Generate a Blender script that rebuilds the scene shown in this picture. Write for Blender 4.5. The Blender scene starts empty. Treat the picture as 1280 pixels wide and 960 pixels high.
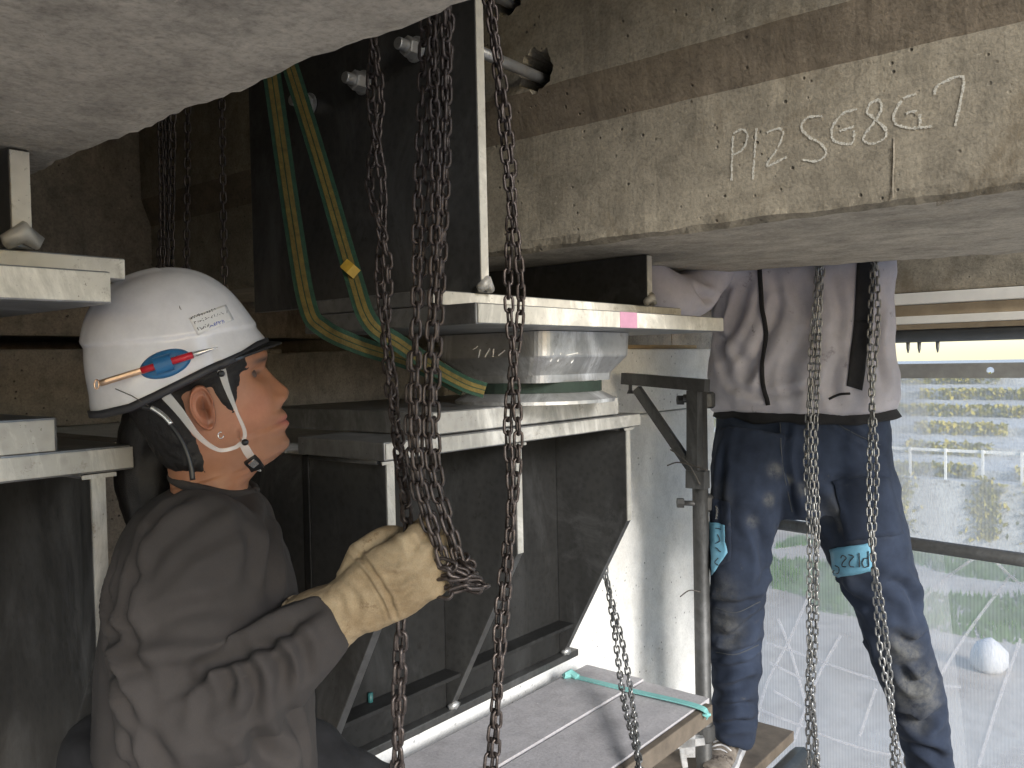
import bpy, bmesh, math, random
import numpy as np
from mathutils import Vector, Matrix, noise
from mathutils.bvhtree import BVHTree
R_ = math.radians
random.seed(7); rng = np.random.default_rng(7)
scene = bpy.context.scene
COL = scene.collection

# ------------------------------------------------------------------ camera
FPX = 1050.0
def cam_axes(yaw=39.4, pitch=-1.5, roll=1.2):
    a = R_(yaw); F = np.array([-math.sin(a), math.cos(a), 0]); R = np.array([math.cos(a), math.sin(a), 0]); U = np.array([0, 0, 1.])
    p = R_(pitch); F2 = F*math.cos(p)+U*math.sin(p); U2 = U*math.cos(p)-F*math.sin(p)
    r = R_(roll)
    return F2, R*math.cos(r)-U2*math.sin(r), U2*math.cos(r)+R*math.sin(r)
CF, CR, CU = cam_axes()
cd = bpy.data.cameras.new('camera'); cam = bpy.data.objects.new('camera', cd); COL.objects.link(cam)
cd.sensor_width = 36; cd.lens = 36*FPX/1280; cd.clip_start = .02; cd.clip_end = 2000
cam.matrix_world = Matrix(((CR[0], CU[0], -CF[0], 0), (CR[1], CU[1], -CF[1], 0), (CR[2], CU[2], -CF[2], 0), (0, 0, 0, 1)))
scene.camera = cam

# ------------------------------------------------------------------ sky, sun, exposure
SUN_DIR = Vector((0.87, -0.34, 0.37)).normalized()          # towards the sun
w = bpy.data.worlds.new('World'); scene.world = w; w.use_nodes = True
nt = w.node_tree; nt.nodes.clear()
sk = nt.nodes.new('ShaderNodeTexSky'); sk.sky_type = 'NISHITA'; sk.sun_disc = False
sk.sun_elevation = math.asin(SUN_DIR.z); sk.sun_rotation = math.atan2(SUN_DIR.x, SUN_DIR.y)
sk.air_density = 1.0; sk.dust_density = .6; sk.ozone_density = 1.5
bg = nt.nodes.new('ShaderNodeBackground'); bg.inputs['Strength'].default_value = 0.14
wo = nt.nodes.new('ShaderNodeOutputWorld')
nt.links.new(sk.outputs[0], bg.inputs['Color']); nt.links.new(bg.outputs[0], wo.inputs['Surface'])
sl = bpy.data.lights.new('sun', 'SUN'); sl.energy = 2.0; sl.angle = R_(18); sl.color = (1, .975, .94)
so = bpy.data.objects.new('sun', sl); COL.objects.link(so); so.location = (6, 4, 6)
so.rotation_euler = SUN_DIR.to_track_quat('Z', 'Y').to_euler()
vs = scene.view_settings; vs.view_transform = 'Standard'; vs.look = 'None'; vs.gamma = 1; vs.use_curve_mapping = False
vs.exposure = 1.15
scene.render.engine = 'CYCLES'
scene.cycles.max_bounces = 8; scene.cycles.diffuse_bounces = 5; scene.cycles.transparent_max_bounces = 16

# ------------------------------------------------------------------ pixel helpers (photo pixels, 1280 x 960)
def ray(x, y): return CF+CR*(x-640)/FPX-CU*(y-480)/FPX
def at(x, y, ax, v): d = ray(x, y); return d*(v/d['xyz'.index(ax)])
def dep(x, y, D): return ray(x, y)*D
def wpx(px, D): return px*D/FPX

# ------------------------------------------------------------------ materials
MATS = {}
def nodes(name):
    m = bpy.data.materials.new(name); m.use_nodes = True; n = m.node_tree; b = n.nodes['Principled BSDF']
    MATS[name] = m
    return m, n, b
def N(n, t, **k):
    x = n.nodes.new(t)
    for a, v in k.items():
        if a.startswith('i_'):
            x.inputs[a[2:].replace('_', ' ')].default_value = v
        else: setattr(x, a, v)
    return x
def coords(n, scale=(1, 1, 1), rot=(0, 0, 0), space='world'):
    if space == 'world':
        g = N(n, 'ShaderNodeNewGeometry'); src = g.outputs['Position']
    else:
        g = N(n, 'ShaderNodeTexCoord'); src = g.outputs['Object']
    mp = N(n, 'ShaderNodeMapping'); mp.inputs['Scale'].default_value = scale; mp.inputs['Rotation'].default_value = rot
    n.links.new(src, mp.inputs['Vector']); return mp.outputs[0]
def noise_n(n, vec, scale, detail=6, rough=.6, dist=0):
    x = N(n, 'ShaderNodeTexNoise'); x.inputs['Scale'].default_value = scale; x.inputs['Detail'].default_value = detail
    x.inputs['Roughness'].default_value = rough; x.inputs['Distortion'].default_value = dist
    n.links.new(vec, x.inputs['Vector']); return x.outputs['Fac']
def ramp(n, fac, stops):
    r = N(n, 'ShaderNodeValToRGB'); e = r.color_ramp.elements
    while len(e) < len(stops): e.new(.5)
    for q, (p, c) in zip(e, stops):
        q.position = p; q.color = (*c, 1) if len(c) == 3 else c
    n.links.new(fac, r.inputs[0]); return r.outputs[0]
def mix(n, fac, a, b, mode='MIX'):
    x = N(n, 'ShaderNodeMix', data_type='RGBA', blend_type=mode)
    for s, v in ((0, fac), (6, a), (7, b)):
        if hasattr(v, 'is_output'): n.links.new(v, x.inputs[s])
        else: x.inputs[s].default_value = v if s == 0 else ((*v, 1) if len(v) == 3 else v)
    return x.outputs[2]
def bump(n, b, h, strength=.3, dist=.01, prev=None):
    x = N(n, 'ShaderNodeBump'); x.inputs['Strength'].default_value = strength; x.inputs['Distance'].default_value = dist
    n.links.new(h, x.inputs['Height'])
    if prev is not None: n.links.new(prev, x.inputs['Normal'])
    n.links.new(x.outputs[0], b.inputs['Normal']); return x.outputs[0]
def g(v): return (v, v, v)
def m01(n, v, lo, hi):
    x = N(n, 'ShaderNodeMapRange'); x.inputs[1].default_value = lo; x.inputs[2].default_value = hi; n.links.new(v, x.inputs[0]); return x.outputs[0]

def concrete(name, c1, c2, c3, pits=True, stain=(.10, .085, .065), stain_lo=.55, streak=(1, 1, 1), con=1.0):
    m, n, b = nodes(name)
    v = coords(n); vs_ = coords(n, streak)
    big = noise_n(n, vs_, 2.3, 8, .65); mid = noise_n(n, v, 14, 8, .7); fine = noise_n(n, v, 140, 4, .7)
    base = ramp(n, big, [(.3, c1), (.52, c2), (.72, c3)])
    base = mix(n, .75*con, base, ramp(n, mid, [(.28, g(.40)), (.5, g(.9)), (.75, g(1.3))]), 'MULTIPLY')
    base = mix(n, .6*con, base, ramp(n, fine, [(.3, g(.45)), (.5, g(.95)), (.7, g(1.25))]), 'MULTIPLY')
    base = mix(n, m01(n, noise_n(n, v, 70, 6, .8), .66, .71), base, tuple(x*.42 for x in c1))
    base = mix(n, m01(n, noise_n(n, v, 30, 8, .8), .63, .72), base, tuple(min(.8, x*1.35) for x in c3))
    st = noise_n(n, vs_, 5.5, 7, .72, .4)
    base = mix(n, m01(n, st, stain_lo, stain_lo+.16), base, stain)
    if pits:
        vo = N(n, 'ShaderNodeTexVoronoi'); vo.inputs['Scale'].default_value = 42; n.links.new(v, vo.inputs['Vector'])
        pit = m01(n, vo.outputs['Distance'], .17, .07)
        sel = m01(n, noise_n(n, v, 9, 3), .50, .58)
        mm = N(n, 'ShaderNodeMath', operation='MULTIPLY'); n.links.new(pit, mm.inputs[0]); n.links.new(sel, mm.inputs[1])
        base = mix(n, mm.outputs[0], base, tuple(x*.35 for x in c1))
        inv = N(n, 'ShaderNodeMath', operation='SUBTRACT'); inv.inputs[0].default_value = 1; n.links.new(mm.outputs[0], inv.inputs[1])
        p = bump(n, b, inv.outputs[0], .6, .006)
        p = bump(n, b, mid, .25, .012, p)
        bump(n, b, fine, .35, .003, p)
    else:
        p = bump(n, b, mid, .2, .01); bump(n, b, fine, .3, .003, p)
    n.links.new(base, b.inputs['Base Color']); b.inputs['Roughness'].default_value = .88
    return m
concrete('concrete_girder', (.225, .198, .150), (.31, .275, .21), (.385, .34, .255), stain=(.18, .147, .10))
concrete('concrete_soffit', (.37, .325, .255), (.47, .415, .33), (.55, .49, .39), pits=False, stain=(.29, .245, .18), stain_lo=.60, streak=(.6, 2.2, 1))
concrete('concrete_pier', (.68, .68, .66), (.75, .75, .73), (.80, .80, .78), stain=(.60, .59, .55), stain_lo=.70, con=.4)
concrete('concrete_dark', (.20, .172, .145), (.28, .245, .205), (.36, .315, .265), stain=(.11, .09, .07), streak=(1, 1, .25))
concrete('concrete_far', (.5, .5, .48), (.6, .6, .58), (.7, .7, .68), pits=False)

def steel(name, base=.42, rough=.42, metal=.8, dark=.6, tint=(1, 1, 1), spec=.5):
    m, n, b = nodes(name); v = coords(n)
    vo = N(n, 'ShaderNodeTexVoronoi'); vo.inputs['Scale'].default_value = 55; n.links.new(v, vo.inputs['Vector'])
    big = noise_n(n, coords(n, (1, 1, .45)), 3.2, 7, .65, .5); fine = noise_n(n, v, 60, 5, .7)
    c = ramp(n, big, [(.3, (base*dark, base*dark*1.01, base*dark*1.02)), (.7, (base*1.05, base*1.05, base*1.03))])
    c = mix(n, .35, c, ramp(n, vo.outputs['Distance'], [(.0, g(.35)), (.6, g(.75))]), 'SOFT_LIGHT')
    sm = noise_n(n, coords(n, (.8, .8, .35), (0, .5, 0)), 5.5, 9, .72, 1.2)
    c = mix(n, m01(n, sm, .50, .68), c, (base*1.7, base*1.72, base*1.74))
    c = mix(n, m01(n, noise_n(n, v, 24, 8, .8), .58, .72), c, (base*.5, base*.46, base*.40))
    c = mix(n, m01(n, noise_n(n, v, 150, 4, .8), .64, .7), c, (base*.35, base*.33, base*.30))
    c = mix(n, 1.0, c, tint, 'MULTIPLY'); b.inputs['Specular IOR Level'].default_value = spec
    n.links.new(c, b.inputs['Base Color']); b.inputs['Metallic'].default_value = metal
    rr = N(n, 'ShaderNodeMapRange'); rr.inputs[3].default_value = rough-.1; rr.inputs[4].default_value = rough+.16
    n.links.new(big, rr.inputs[0]); n.links.new(rr.outputs[0], b.inputs['Roughness'])
    p = bump(n, b, fine, .12, .002); bump(n, b, big, .08, .02, p)
    return m
steel('galvanised', .085, .32, .45, .45)
steel('galv_plate', .24, .36, .6)
steel('dark_steel', .02, .6, 0, .6, (1, 1, 1), .15)
concrete('concrete_stained', (.18, .145, .10), (.22, .18, .13), (.26, .215, .155), stain=(.14, .11, .075))
steel('zinc_edge', .55, .6, .10, .72, (1, .955, .84))
steel('galv_edge', .42, .5, .35, .70, (1, .97, .90))
steel('shoe_steel', .5, .36, .7)
steel('tube_steel', .085, .5, .4)
steel('chain_steel', .30, .35, .85)
def simple(name, col, rough=.6, metal=0, var=.25, scale=30, bmp=.15, bscale=120, space='object', col2=None):
    m, n, b = nodes(name); v = coords(n, space=space)
    f = noise_n(n, v, scale, 6, .65)
    lo = tuple(c*(1-var) for c in col); hi = col2 or tuple(min(1, c*(1+var)) for c in col)
    n.links.new(ramp(n, f, [(.3, lo), (.7, hi)]), b.inputs['Base Color'])
    b.inputs['Roughness'].default_value = rough; b.inputs['Metallic'].default_value = metal
    if bmp: bump(n, b, noise_n(n, v, bscale, 4, .6), bmp, .002)
    return m
simple('chain_rust', (.055, .043, .039), .40, .6, .5, 90, .3, 200, col2=(.15, .124, .115))
simple('hole_dark', (.02, .018, .016), .9)
simple('pink_tape', (.46, .24, .33), .6, 0, .1)
simple('chalk', (.86, .85, .80), .95, 0, .12, 120)
def broken(name, col, scale, lo, hi, amax=1.0):
    m, n, b = nodes(name); v = coords(n); b.inputs['Base Color'].default_value = (*col, 1); b.inputs['Roughness'].default_value = .95
    mm = N(n, 'ShaderNodeMath', operation='MULTIPLY'); mm.inputs[1].default_value = amax; n.links.new(m01(n, noise_n(n, v, scale, 5, .75), lo, hi), mm.inputs[0]); n.links.new(mm.outputs[0], b.inputs['Alpha'])
broken('chalk_dust', (.74, .72, .64), 420, .36, .60, .85)
broken('stain_dark', (.12, .10, .07), 60, .40, .66, .5)
broken('scrim_fold', (.66, .67, .72), 30, .10, .7, .62)
simple('sling_green', (.010, .042, .022), .8, 0, .3, 60, .4, 300)
simple('sling_yellow', (.115, .085, .018), .8, 0, .35, 60, .4, 300)
simple('tag_yellow', (.40, .26, .03), .6)
cloth_later = None
concrete('plank', (.36, .35, .365), (.47, .455, .47), (.56, .545, .55), pits=False, stain=(.27, .25, .24), stain_lo=.58, streak=(1.6, .35, 1), con=.55)
simple('plank_edge', (.13, .105, .08), .85, 0, .3, 14, .25, 60, 'world')
simple('plywood', (.45, .33, .19), .8, 0, .2, 12)
simple('teal_dark', (.02, .09, .09), .5)
simple('strap_dark', (.010, .022, .014), .8)
simple('turquoise', (.22, .52, .50), .6, 0, .1)
simple('beam_white', (.78, .77, .72), .6, 0, .08, 8)
simple('beam_timber', (.40, .33, .24), .8, 0, .2, 10)
simple('beam_grey', (.20, .21, .22), .5, .3, .15, 8)
simple('bar_grey', (.34, .34, .33), .5, .4, .15, 20)
simple('black_plastic', (.012, .012, .013), .35, 0, .2)
simple('visor', (.02, .02, .023), .25, 0, .2)
simple('rubber', (.03, .03, .034), .55)
simple('blue_clip', (.02, .13, .30), .45, 0, .1)
simple('red_pen', (.50, .015, .03), .3, 0, .1)
simple('gold_pen', (.70, .48, .33), .3, .7, .1)
simple('silver', (.75, .75, .74), .25, .9, .1)
simple('sticker', (.74, .74, .74), .5, 0, .04)
simple('ink', (.03, .03, .035), .7)
simple('ink_blue', (.05, .09, .42), .7)
simple('ink_green', (.10, .16, .09), .7)
simple('hair', (.007, .006, .006), .6, 0, .5, 200, .5, 500)
simple('blue_tape', (.15, .36, .50), .55, 0, .12, 40)
simple('black_cloth', (.012, .012, .014), .9, 0, .4, 30, .3, 400)
simple('wire', (.10, .09, .08), .5, .6)
simple('bag_white', (.48, .48, .49), .7)
simple('bark', (.1, .07, .05), .9)
# cloth
def cloth(name, col, col2, scale, weave=900, rough=.95, dirt=None, sheen=.0):
    m, n, b = nodes(name); v = coords(n, space='object')
    f = noise_n(n, v, scale, 6, .65)
    c = ramp(n, f, [(.32, col), (.68, col2)])
    c = mix(n, .25, c, ramp(n, noise_n(n, v, weave, 2, .5), [(.3, g(.55)), (.7, g(1.3))]), 'MULTIPLY')
    if dirt:
        for col_d, sc, lo in dirt: c = mix(n, m01(n, noise_n(n, v, sc, 7, .72), lo, lo+.07), c, col_d)
    n.links.new(c, b.inputs['Base Color']); b.inputs['Roughness'].default_value = rough
    b.inputs['Sheen Weight'].default_value = sheen
    bump(n, b, noise_n(n, v, weave, 2, .5), .25, .001)
    return m
cloth('shirt', (.034, .0295, .028), (.050, .0435, .041), 7)
cloth('jacket', (.37, .36, .405), (.52, .505, .555), 6, dirt=[((.12, .11, .12), 26, .64), ((.22, .20, .22), 9, .62)])
cloth('denim', (.006, .011, .024), (.028, .041, .074), 5, 700, dirt=[((.06, .06, .06), 13, .63), ((.22, .22, .21), 60, .71)])
m = MATS['denim']; n = m.node_tree; b = n.nodes['Principled BSDF']; old = b.inputs['Base Color'].links[0].from_socket
wa = N(n, 'ShaderNodeVertexColor', layer_name='wear'); v = coords(n, space='object')
wm = N(n, 'ShaderNodeMath', operation='MULTIPLY'); n.links.new(wa.outputs[0], wm.inputs[0]); n.links.new(m01(n, noise_n(n, v, 26, 8, .8), .34, .62), wm.inputs[1])
n.links.new(mix(n, wm.outputs[0], old, (.125, .125, .12)), b.inputs['Base Color'])
cloth('denim_worn', (.07, .075, .08), (.15, .155, .155), 9, 700)
cloth('seam_thread', (.05, .055, .065), (.08, .085, .09), 9)
cloth('glove', (.22, .155, .085), (.40, .315, .20), 16, 600, .9, dirt=[((.16, .10, .05), 20, .60)])
cloth('sneaker', (.13, .11, .09), (.24, .21, .18), 40, dirt=[((.05, .04, .035), 30, .54)])
# skin driven by a vertex colour (lip, stubble)
m, n, b = nodes('skin')
at_ = N(n, 'ShaderNodeVertexColor', layer_name='col'); v = coords(n, space='object')
c = mix(n, .35, at_.outputs[0], ramp(n, noise_n(n, v, 60, 5, .6), [(.3, (.72, .62, .6)), (.7, (1.12, 1.1, 1.08))]), 'MULTIPLY')
n.links.new(c, b.inputs['Base Color']); b.inputs['Roughness'].default_value = .42
b.inputs['Subsurface Weight'].default_value = .12; b.inputs['Subsurface Radius'].default_value = (.01, .004, .002); b.inputs['Subsurface Scale'].default_value = .5
bump(n, b, noise_n(n, v, 700, 3, .6), .2, .0008)
# helmet shell
m, n, b = nodes('helmet_white'); v = coords(n, space='object')
c = ramp(n, noise_n(n, v, 22, 7, .7), [(.3, (.66, .66, .69)), (.6, (.76, .76, .79))])
c = mix(n, m01(n, noise_n(n, coords(n, (1, 1, 3), space='object'), 55, 6, .8), .68, .74), c, (.34, .33, .33))
n.links.new(c, b.inputs['Base Color']); b.inputs['Roughness'].default_value = .22; b.inputs['Coat Weight'].default_value = .3
# clear plastic strap
m, n, b = nodes('clear_plastic'); b.inputs['Base Color'].default_value = (.85, .85, .84, 1); b.inputs['Roughness'].default_value = .2
b.inputs['Alpha'].default_value = .42
# mesh sheet: a woven translucent white scrim
m = bpy.data.materials.new('scrim'); m.use_nodes = True; MATS['scrim'] = m; n = m.node_tree; n.nodes.clear()
out = N(n, 'ShaderNodeOutputMaterial'); tr = N(n, 'ShaderNodeBsdfTransparent'); df = N(n, 'ShaderNodeBsdfDiffuse'); tl = N(n, 'ShaderNodeBsdfTranslucent')
df.inputs[0].default_value = (.78, .77, .77, 1); tl.inputs[0].default_value = (.80, .79, .80, 1)
mx = N(n, 'ShaderNodeMixShader'); mx.inputs[0].default_value = .6; n.links.new(df.outputs[0], mx.inputs[1]); n.links.new(tl.outputs[0], mx.inputs[2])
v = coords(n)
wv = N(n, 'ShaderNodeTexWave', wave_type='BANDS', bands_direction='X'); wv.inputs['Scale'].default_value = 26; wv.inputs['Distortion'].default_value = .6
n.links.new(v, wv.inputs['Vector'])
cov = N(n, 'ShaderNodeMapRange'); cov.inputs[3].default_value = .33; cov.inputs[4].default_value = .43
n.links.new(wv.outputs['Fac'], cov.inputs[0])
nz = N(n, 'ShaderNodeMapRange'); nz.inputs[1].default_value = .35; nz.inputs[2].default_value = .7; nz.inputs[3].default_value = -.10; nz.inputs[4].default_value = .18
n.links.new(noise_n(n, v, 3, 4), nz.inputs[0])
ad = N(n, 'ShaderNodeMath', operation='ADD'); n.links.new(cov.outputs[0], ad.inputs[0]); n.links.new(nz.outputs[0], ad.inputs[1])
m2 = N(n, 'ShaderNodeMixShader'); n.links.new(ad.outputs[0], m2.inputs[0]); n.links.new(tr.outputs[0], m2.inputs[1]); n.links.new(mx.outputs[0], m2.inputs[2])
n.links.new(m2.outputs[0], out.inputs['Surface'])
# ground and foliage
m, n, b = nodes('ground'); v = coords(n)
c = ramp(n, noise_n(n, v, .16, 6, .6), [(.36, (.27, .215, .165)), (.5, (.41, .355, .30)), (.62, (.50, .455, .40)), (.72, (.33, .34, .20))])
c = mix(n, .5, c, ramp(n, noise_n(n, v, 4, 6, .7), [(.3, g(.5)), (.7, g(1.3))]), 'MULTIPLY')
n.links.new(c, b.inputs['Base Color']); b.inputs['Roughness'].default_value = .95
simple('grass', (.09, .17, .035), .9, 0, .4, 2, 0, 50, 'world')
simple('ivy', (.22, .24, .04), .7, 0, .4, 1.5, 0, 50, 'world', col2=(.52, .42, .08))

# ------------------------------------------------------------------ mesh helpers
def root_loc(p):
    while p is not None and p.parent is not None: p = p.parent
    return np.array(p.location) if p is not None else np.zeros(3)
def mk(name, verts, faces, mat, parent=None, smooth=False, mats=None, midx=None):
    v = np.array(verts, float).reshape(-1, 3)
    me = bpy.data.meshes.new(name)
    o = bpy.data.objects.new(name, me); COL.objects.link(o)
    if parent is not None:
        v = v-root_loc(parent); o.parent = parent
    me.from_pydata(v.tolist(), [], [list(f) for f in faces])
    for mm in ([mat] if mats is None else mats): me.materials.append(MATS[mm])
    if midx is not None: me.polygons.foreach_set('material_index', midx)
    if smooth: me.polygons.foreach_set('use_smooth', [True]*len(me.polygons))
    me.update(); return o
def empty(name, loc): 
    o = bpy.data.objects.new(name, None); COL.objects.link(o); o.location = loc; o.empty_display_size = .1; return o
def tag(o, label=None, cat=None, group=None, kind=None):
    if label: o['label'] = label
    if cat: o['category'] = cat
    if group: o['group'] = group
    if kind: o['kind'] = kind
    return o
def from_bm(name, bm, mat, parent=None, smooth=False):
    bmesh.ops.recalc_face_normals(bm, faces=bm.faces)
    bm.verts.index_update()
    vs_ = [tuple(v.co) for v in bm.verts]; fs = [[v.index for v in f.verts] for f in bm.faces]
    bm.free(); return mk(name, vs_, fs, mat, parent, smooth)
def prism_bm(poly, ax, lo, hi, bevel=0):
    """poly in the two other axes (cyclic order), extruded along ax"""
    bm = bmesh.new()
    def P(a, b, t): return {'x': (t, a, b), 'y': (a, t, b), 'z': (a, b, t)}[ax]
    A = [bm.verts.new(P(a, b, lo)) for a, b in poly]; B = [bm.verts.new(P(a, b, hi)) for a, b in poly]
    bm.faces.new(A); bm.faces.new(B[::-1]); k = len(poly)
    for i in range(k): bm.faces.new((A[i], B[i], B[(i+1) % k], A[(i+1) % k]))
    if bevel: bmesh.ops.bevel(bm, geom=list(bm.edges), offset=bevel, segments=2, affect='EDGES', profile=.6)
    return bm
def prism(name, poly, ax, lo, hi, mat, parent=None, bevel=0): return from_bm(name, prism_bm(poly, ax, lo, hi, bevel), mat, parent)
def box(name, x, y, z, mat, parent=None, bevel=.002): return prism(name, [(x[0], y[0]), (x[1], y[0]), (x[1], y[1]), (x[0], y[1])], 'z', z[0], z[1], mat, parent, bevel)
def frame(t, ref=None):
    t = np.array(t, float); t /= np.linalg.norm(t)
    if ref is None: ref = np.array([0, 0, 1.]) if abs(t[2]) < .9 else np.array([1., 0, 0])
    a = np.cross(ref, t); a /= np.linalg.norm(a)+1e-12; b = np.cross(t, a); return a, b, t
def rings_mesh(rings, cap=True):
    rings = [np.array(r) for r in rings]; k = len(rings[0]); V = np.concatenate(rings); Fc = []
    for i in range(len(rings)-1):
        for j in range(k):
            a = i*k+j; b_ = i*k+(j+1) % k; Fc.append((a, b_, b_+k, a+k))
    if cap:
        V = np.vstack([V, rings[0].mean(0), rings[-1].mean(0)]); n0 = len(V)-2; o = (len(rings)-1)*k
        for j in range(k):
            Fc.append((n0, (j+1) % k, j)); Fc.append((n0+1, o+j, o+(j+1) % k))
    return V, Fc
def tube_vf(pts, rad, seg=10, cap=True):
    pts = np.array(pts, float); n_ = len(pts); rad = np.broadcast_to(np.array(rad, float), (n_,)) if np.ndim(rad) == 0 else np.array(rad, float)
    T = np.gradient(pts, axis=0); rings = []; a = None
    for i in range(n_):
        t = T[i]/(np.linalg.norm(T[i])+1e-12)
        if a is None: a, b_, _ = frame(t)
        else:
            a = a-t*(a@t); a /= np.linalg.norm(a); b_ = np.cross(t, a)
        th = np.linspace(0, 2*np.pi, seg, endpoint=False)
        rings.append(pts[i]+rad[i]*(np.cos(th)[:, None]*a+np.sin(th)[:, None]*b_))
    return rings_mesh(rings, cap)
def tube(name, pts, rad, mat, parent=None, seg=12, smooth=True):
    V, Fc = tube_vf(pts, rad, seg); return mk(name, V, Fc, mat, parent, smooth)
def spline(pts, per=10):
    P = np.array(pts, float); P = np.vstack([2*P[0]-P[1], P, 2*P[-1]-P[-2]]); out = []
    for i in range(1, len(P)-2):
        p0, p1, p2, p3 = P[i-1:i+3]
        for t in np.linspace(0, 1, per, endpoint=False):
            out.append(.5*((2*p1)+(-p0+p2)*t+(2*p0-5*p1+4*p2-p3)*t*t+(-p0+3*p1-3*p2+p3)*t**3))
    out.append(P[-2]); return np.array(out)
def resample(pts, step):
    pts = np.array(pts); d = np.r_[0, np.cumsum(np.linalg.norm(np.diff(pts, axis=0), axis=1))]
    s = np.arange(0, d[-1], step); return np.array([np.interp(s, d, pts[:, k]) for k in range(3)]).T
def join_vf(parts):
    V = []; Fc = []; o = 0
    for v, f in parts:
        V.append(np.array(v)); Fc += [tuple(i+o for i in q) for q in f]; o += len(v)
    return np.concatenate(V), Fc
def remesh(V, Fc, voxel, smooth_it=6, factor=.5):
    me = bpy.data.meshes.new('tmp'); me.from_pydata(np.array(V).tolist(), [], [list(f) for f in Fc]); o = bpy.data.objects.new('tmp', me); COL.objects.link(o)
    bm = bmesh.new(); bm.from_mesh(me); bmesh.ops.recalc_face_normals(bm, faces=bm.faces); bm.to_mesh(me); bm.free()
    r = o.modifiers.new('r', 'REMESH'); r.mode = 'VOXEL'; r.voxel_size = voxel
    if smooth_it:
        s = o.modifiers.new('s', 'SMOOTH'); s.iterations = smooth_it; s.factor = factor
    dg = bpy.context.evaluated_depsgraph_get(); e = o.evaluated_get(dg); m2 = e.to_mesh()
    V2 = np.empty(len(m2.vertices)*3); m2.vertices.foreach_get('co', V2); F2 = [tuple(p.vertices) for p in m2.polygons]
    e.to_mesh_clear(); bpy.data.objects.remove(o); bpy.data.meshes.remove(me)
    return V2.reshape(-1, 3), F2
def normals(V, Fc):
    Nn = np.zeros_like(V); q = np.array([f[:4] if len(f) >= 4 else (f[0], f[1], f[2], f[2]) for f in Fc])
    nn = np.cross(V[q[:, 2]]-V[q[:, 0]], V[q[:, 3]]-V[q[:, 1]])
    for k in range(4): np.add.at(Nn, q[:, k], nn)
    return Nn/(np.linalg.norm(Nn, axis=1)[:, None]+1e-12)
def bvh(V, Fc): return BVHTree.FromPolygons([tuple(v) for v in V], [tuple(f) for f in Fc])
def hit(tree, px, py):
    d = Vector(ray(px, py)).normalized(); h = tree.ray_cast(Vector((0, 0, 0)), d); return None if h[0] is None else (np.array(h[0]), np.array(h[1]))
def hit_near(tree, px, py):
    h = hit(tree, px, py)
    if h is None:
        for r in range(2, 60, 2):
            for t in range(12):
                h = hit(tree, px+r*math.cos(t*math.pi/6), py+r*math.sin(t*math.pi/6))
                if h is not None: return h
    return h
def crease(V, Fc, strokes, tree=None):
    """press fold lines (photo pixels, width m, depth m) into a garment: a groove with a swell on each side"""
    tree = tree or bvh(V, Fc); Nn = normals(V, Fc); D = np.zeros(len(V))
    for pts, wd, dp in strokes:
        P = spline([(x, y, 0) for x, y in pts], 8)
        L = [hit(tree, p[0], p[1]) for p in P]; L = [h[0] for h in L if h is not None]
        if len(L) < 3: continue
        L = np.array(L); best = np.full(len(V), 9.); tt = np.zeros(len(V))
        lo, hi = L.min(0)-wd*5, L.max(0)+wd*5; idx = np.where(((V > lo) & (V < hi)).all(1))[0]
        if not len(idx): continue
        Vi = V[idx]; bi = np.full(len(idx), 9.); ti = np.zeros(len(idx))
        for i in range(len(L)-1):
            a = L[i]; ab = L[i+1]-a; t = np.clip(((Vi-a)@ab)/(ab@ab+1e-12), 0, 1); d = np.linalg.norm(Vi-a-t[:, None]*ab, axis=1)
            mm = d < bi; bi[mm] = d[mm]; ti[mm] = (i+t[mm])/(len(L)-1)
        q = bi/wd; tp = np.sin(np.pi*np.clip(ti*.9+.05, 0, 1))**.6
        D[idx] += dp*tp*(-np.exp(-q*q)+.75*np.exp(-((q-1.9)/.95)**2))
    return V+Nn*D[:, None]
def wob(V, amp, sc, seed=0):
    return np.array([noise.noise(Vector((p*sc+seed).tolist())) for p in V])*amp
def patch(tree, poly_px, off, nu=8, nv=6):
    """a small sheet laid on a surface: four photo corners, bilinear, lifted by off"""
    A, B, C_, D_ = [np.array(p, float) for p in poly_px]; V = []
    for j in range(nv+1):
        for i in range(nu+1):
            s, t = i/nu, j/nv; p = (A*(1-s)+B*s)*(1-t)+(D_*(1-s)+C_*s)*t; h = hit(tree, p[0], p[1])
            if h is None: V.append(V[-1] if V else np.zeros(3)); continue
            nrm = h[1] if h[1]@ray(p[0], p[1]) < 0 else -h[1]; V.append(h[0]+nrm*off)
    Fc = [(j*(nu+1)+i, j*(nu+1)+i+1, (j+1)*(nu+1)+i+1, (j+1)*(nu+1)+i) for j in range(nv) for i in range(nu)]
    return np.array(V), Fc
def solid(V, Fc, th, Nn=None):
    """give a sheet real thickness"""
    V = np.array(V); Nn = normals(V, Fc) if Nn is None else Nn; n_ = len(V); W = np.vstack([V, V-Nn*th]); F2 = list(Fc)+[tuple(i+n_ for i in f[::-1]) for f in Fc]
    from collections import Counter
    e = Counter()
    for f in Fc:
        for i in range(len(f)): e[(f[i], f[(i+1) % len(f)])] += 1
    for (a, b_) in list(e):
        if (b_, a) not in e: F2.append((b_, a, a+n_, b_+n_))
    return W, F2
def ribbon_vf(pts, nrm, width, th=.0015):
    """flat strap along pts; nrm = facing direction"""
    pts = np.array(pts, float); T = np.gradient(pts, axis=0); n_ = len(pts); nrm = np.broadcast_to(np.array(nrm, float), (n_, 3))
    Wd = np.broadcast_to(np.array(width, float), (n_,)); rings = []
    for i in range(n_):
        t = T[i]/np.linalg.norm(T[i]); s = np.cross(t, nrm[i]); s /= np.linalg.norm(s)+1e-12; u = np.cross(s, t); h = Wd[i]/2
        rings.append([pts[i]-s*h-u*th/2, pts[i]+s*h-u*th/2, pts[i]+s*h+u*th/2, pts[i]-s*h+u*th/2])
    return rings_mesh(rings)
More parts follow.
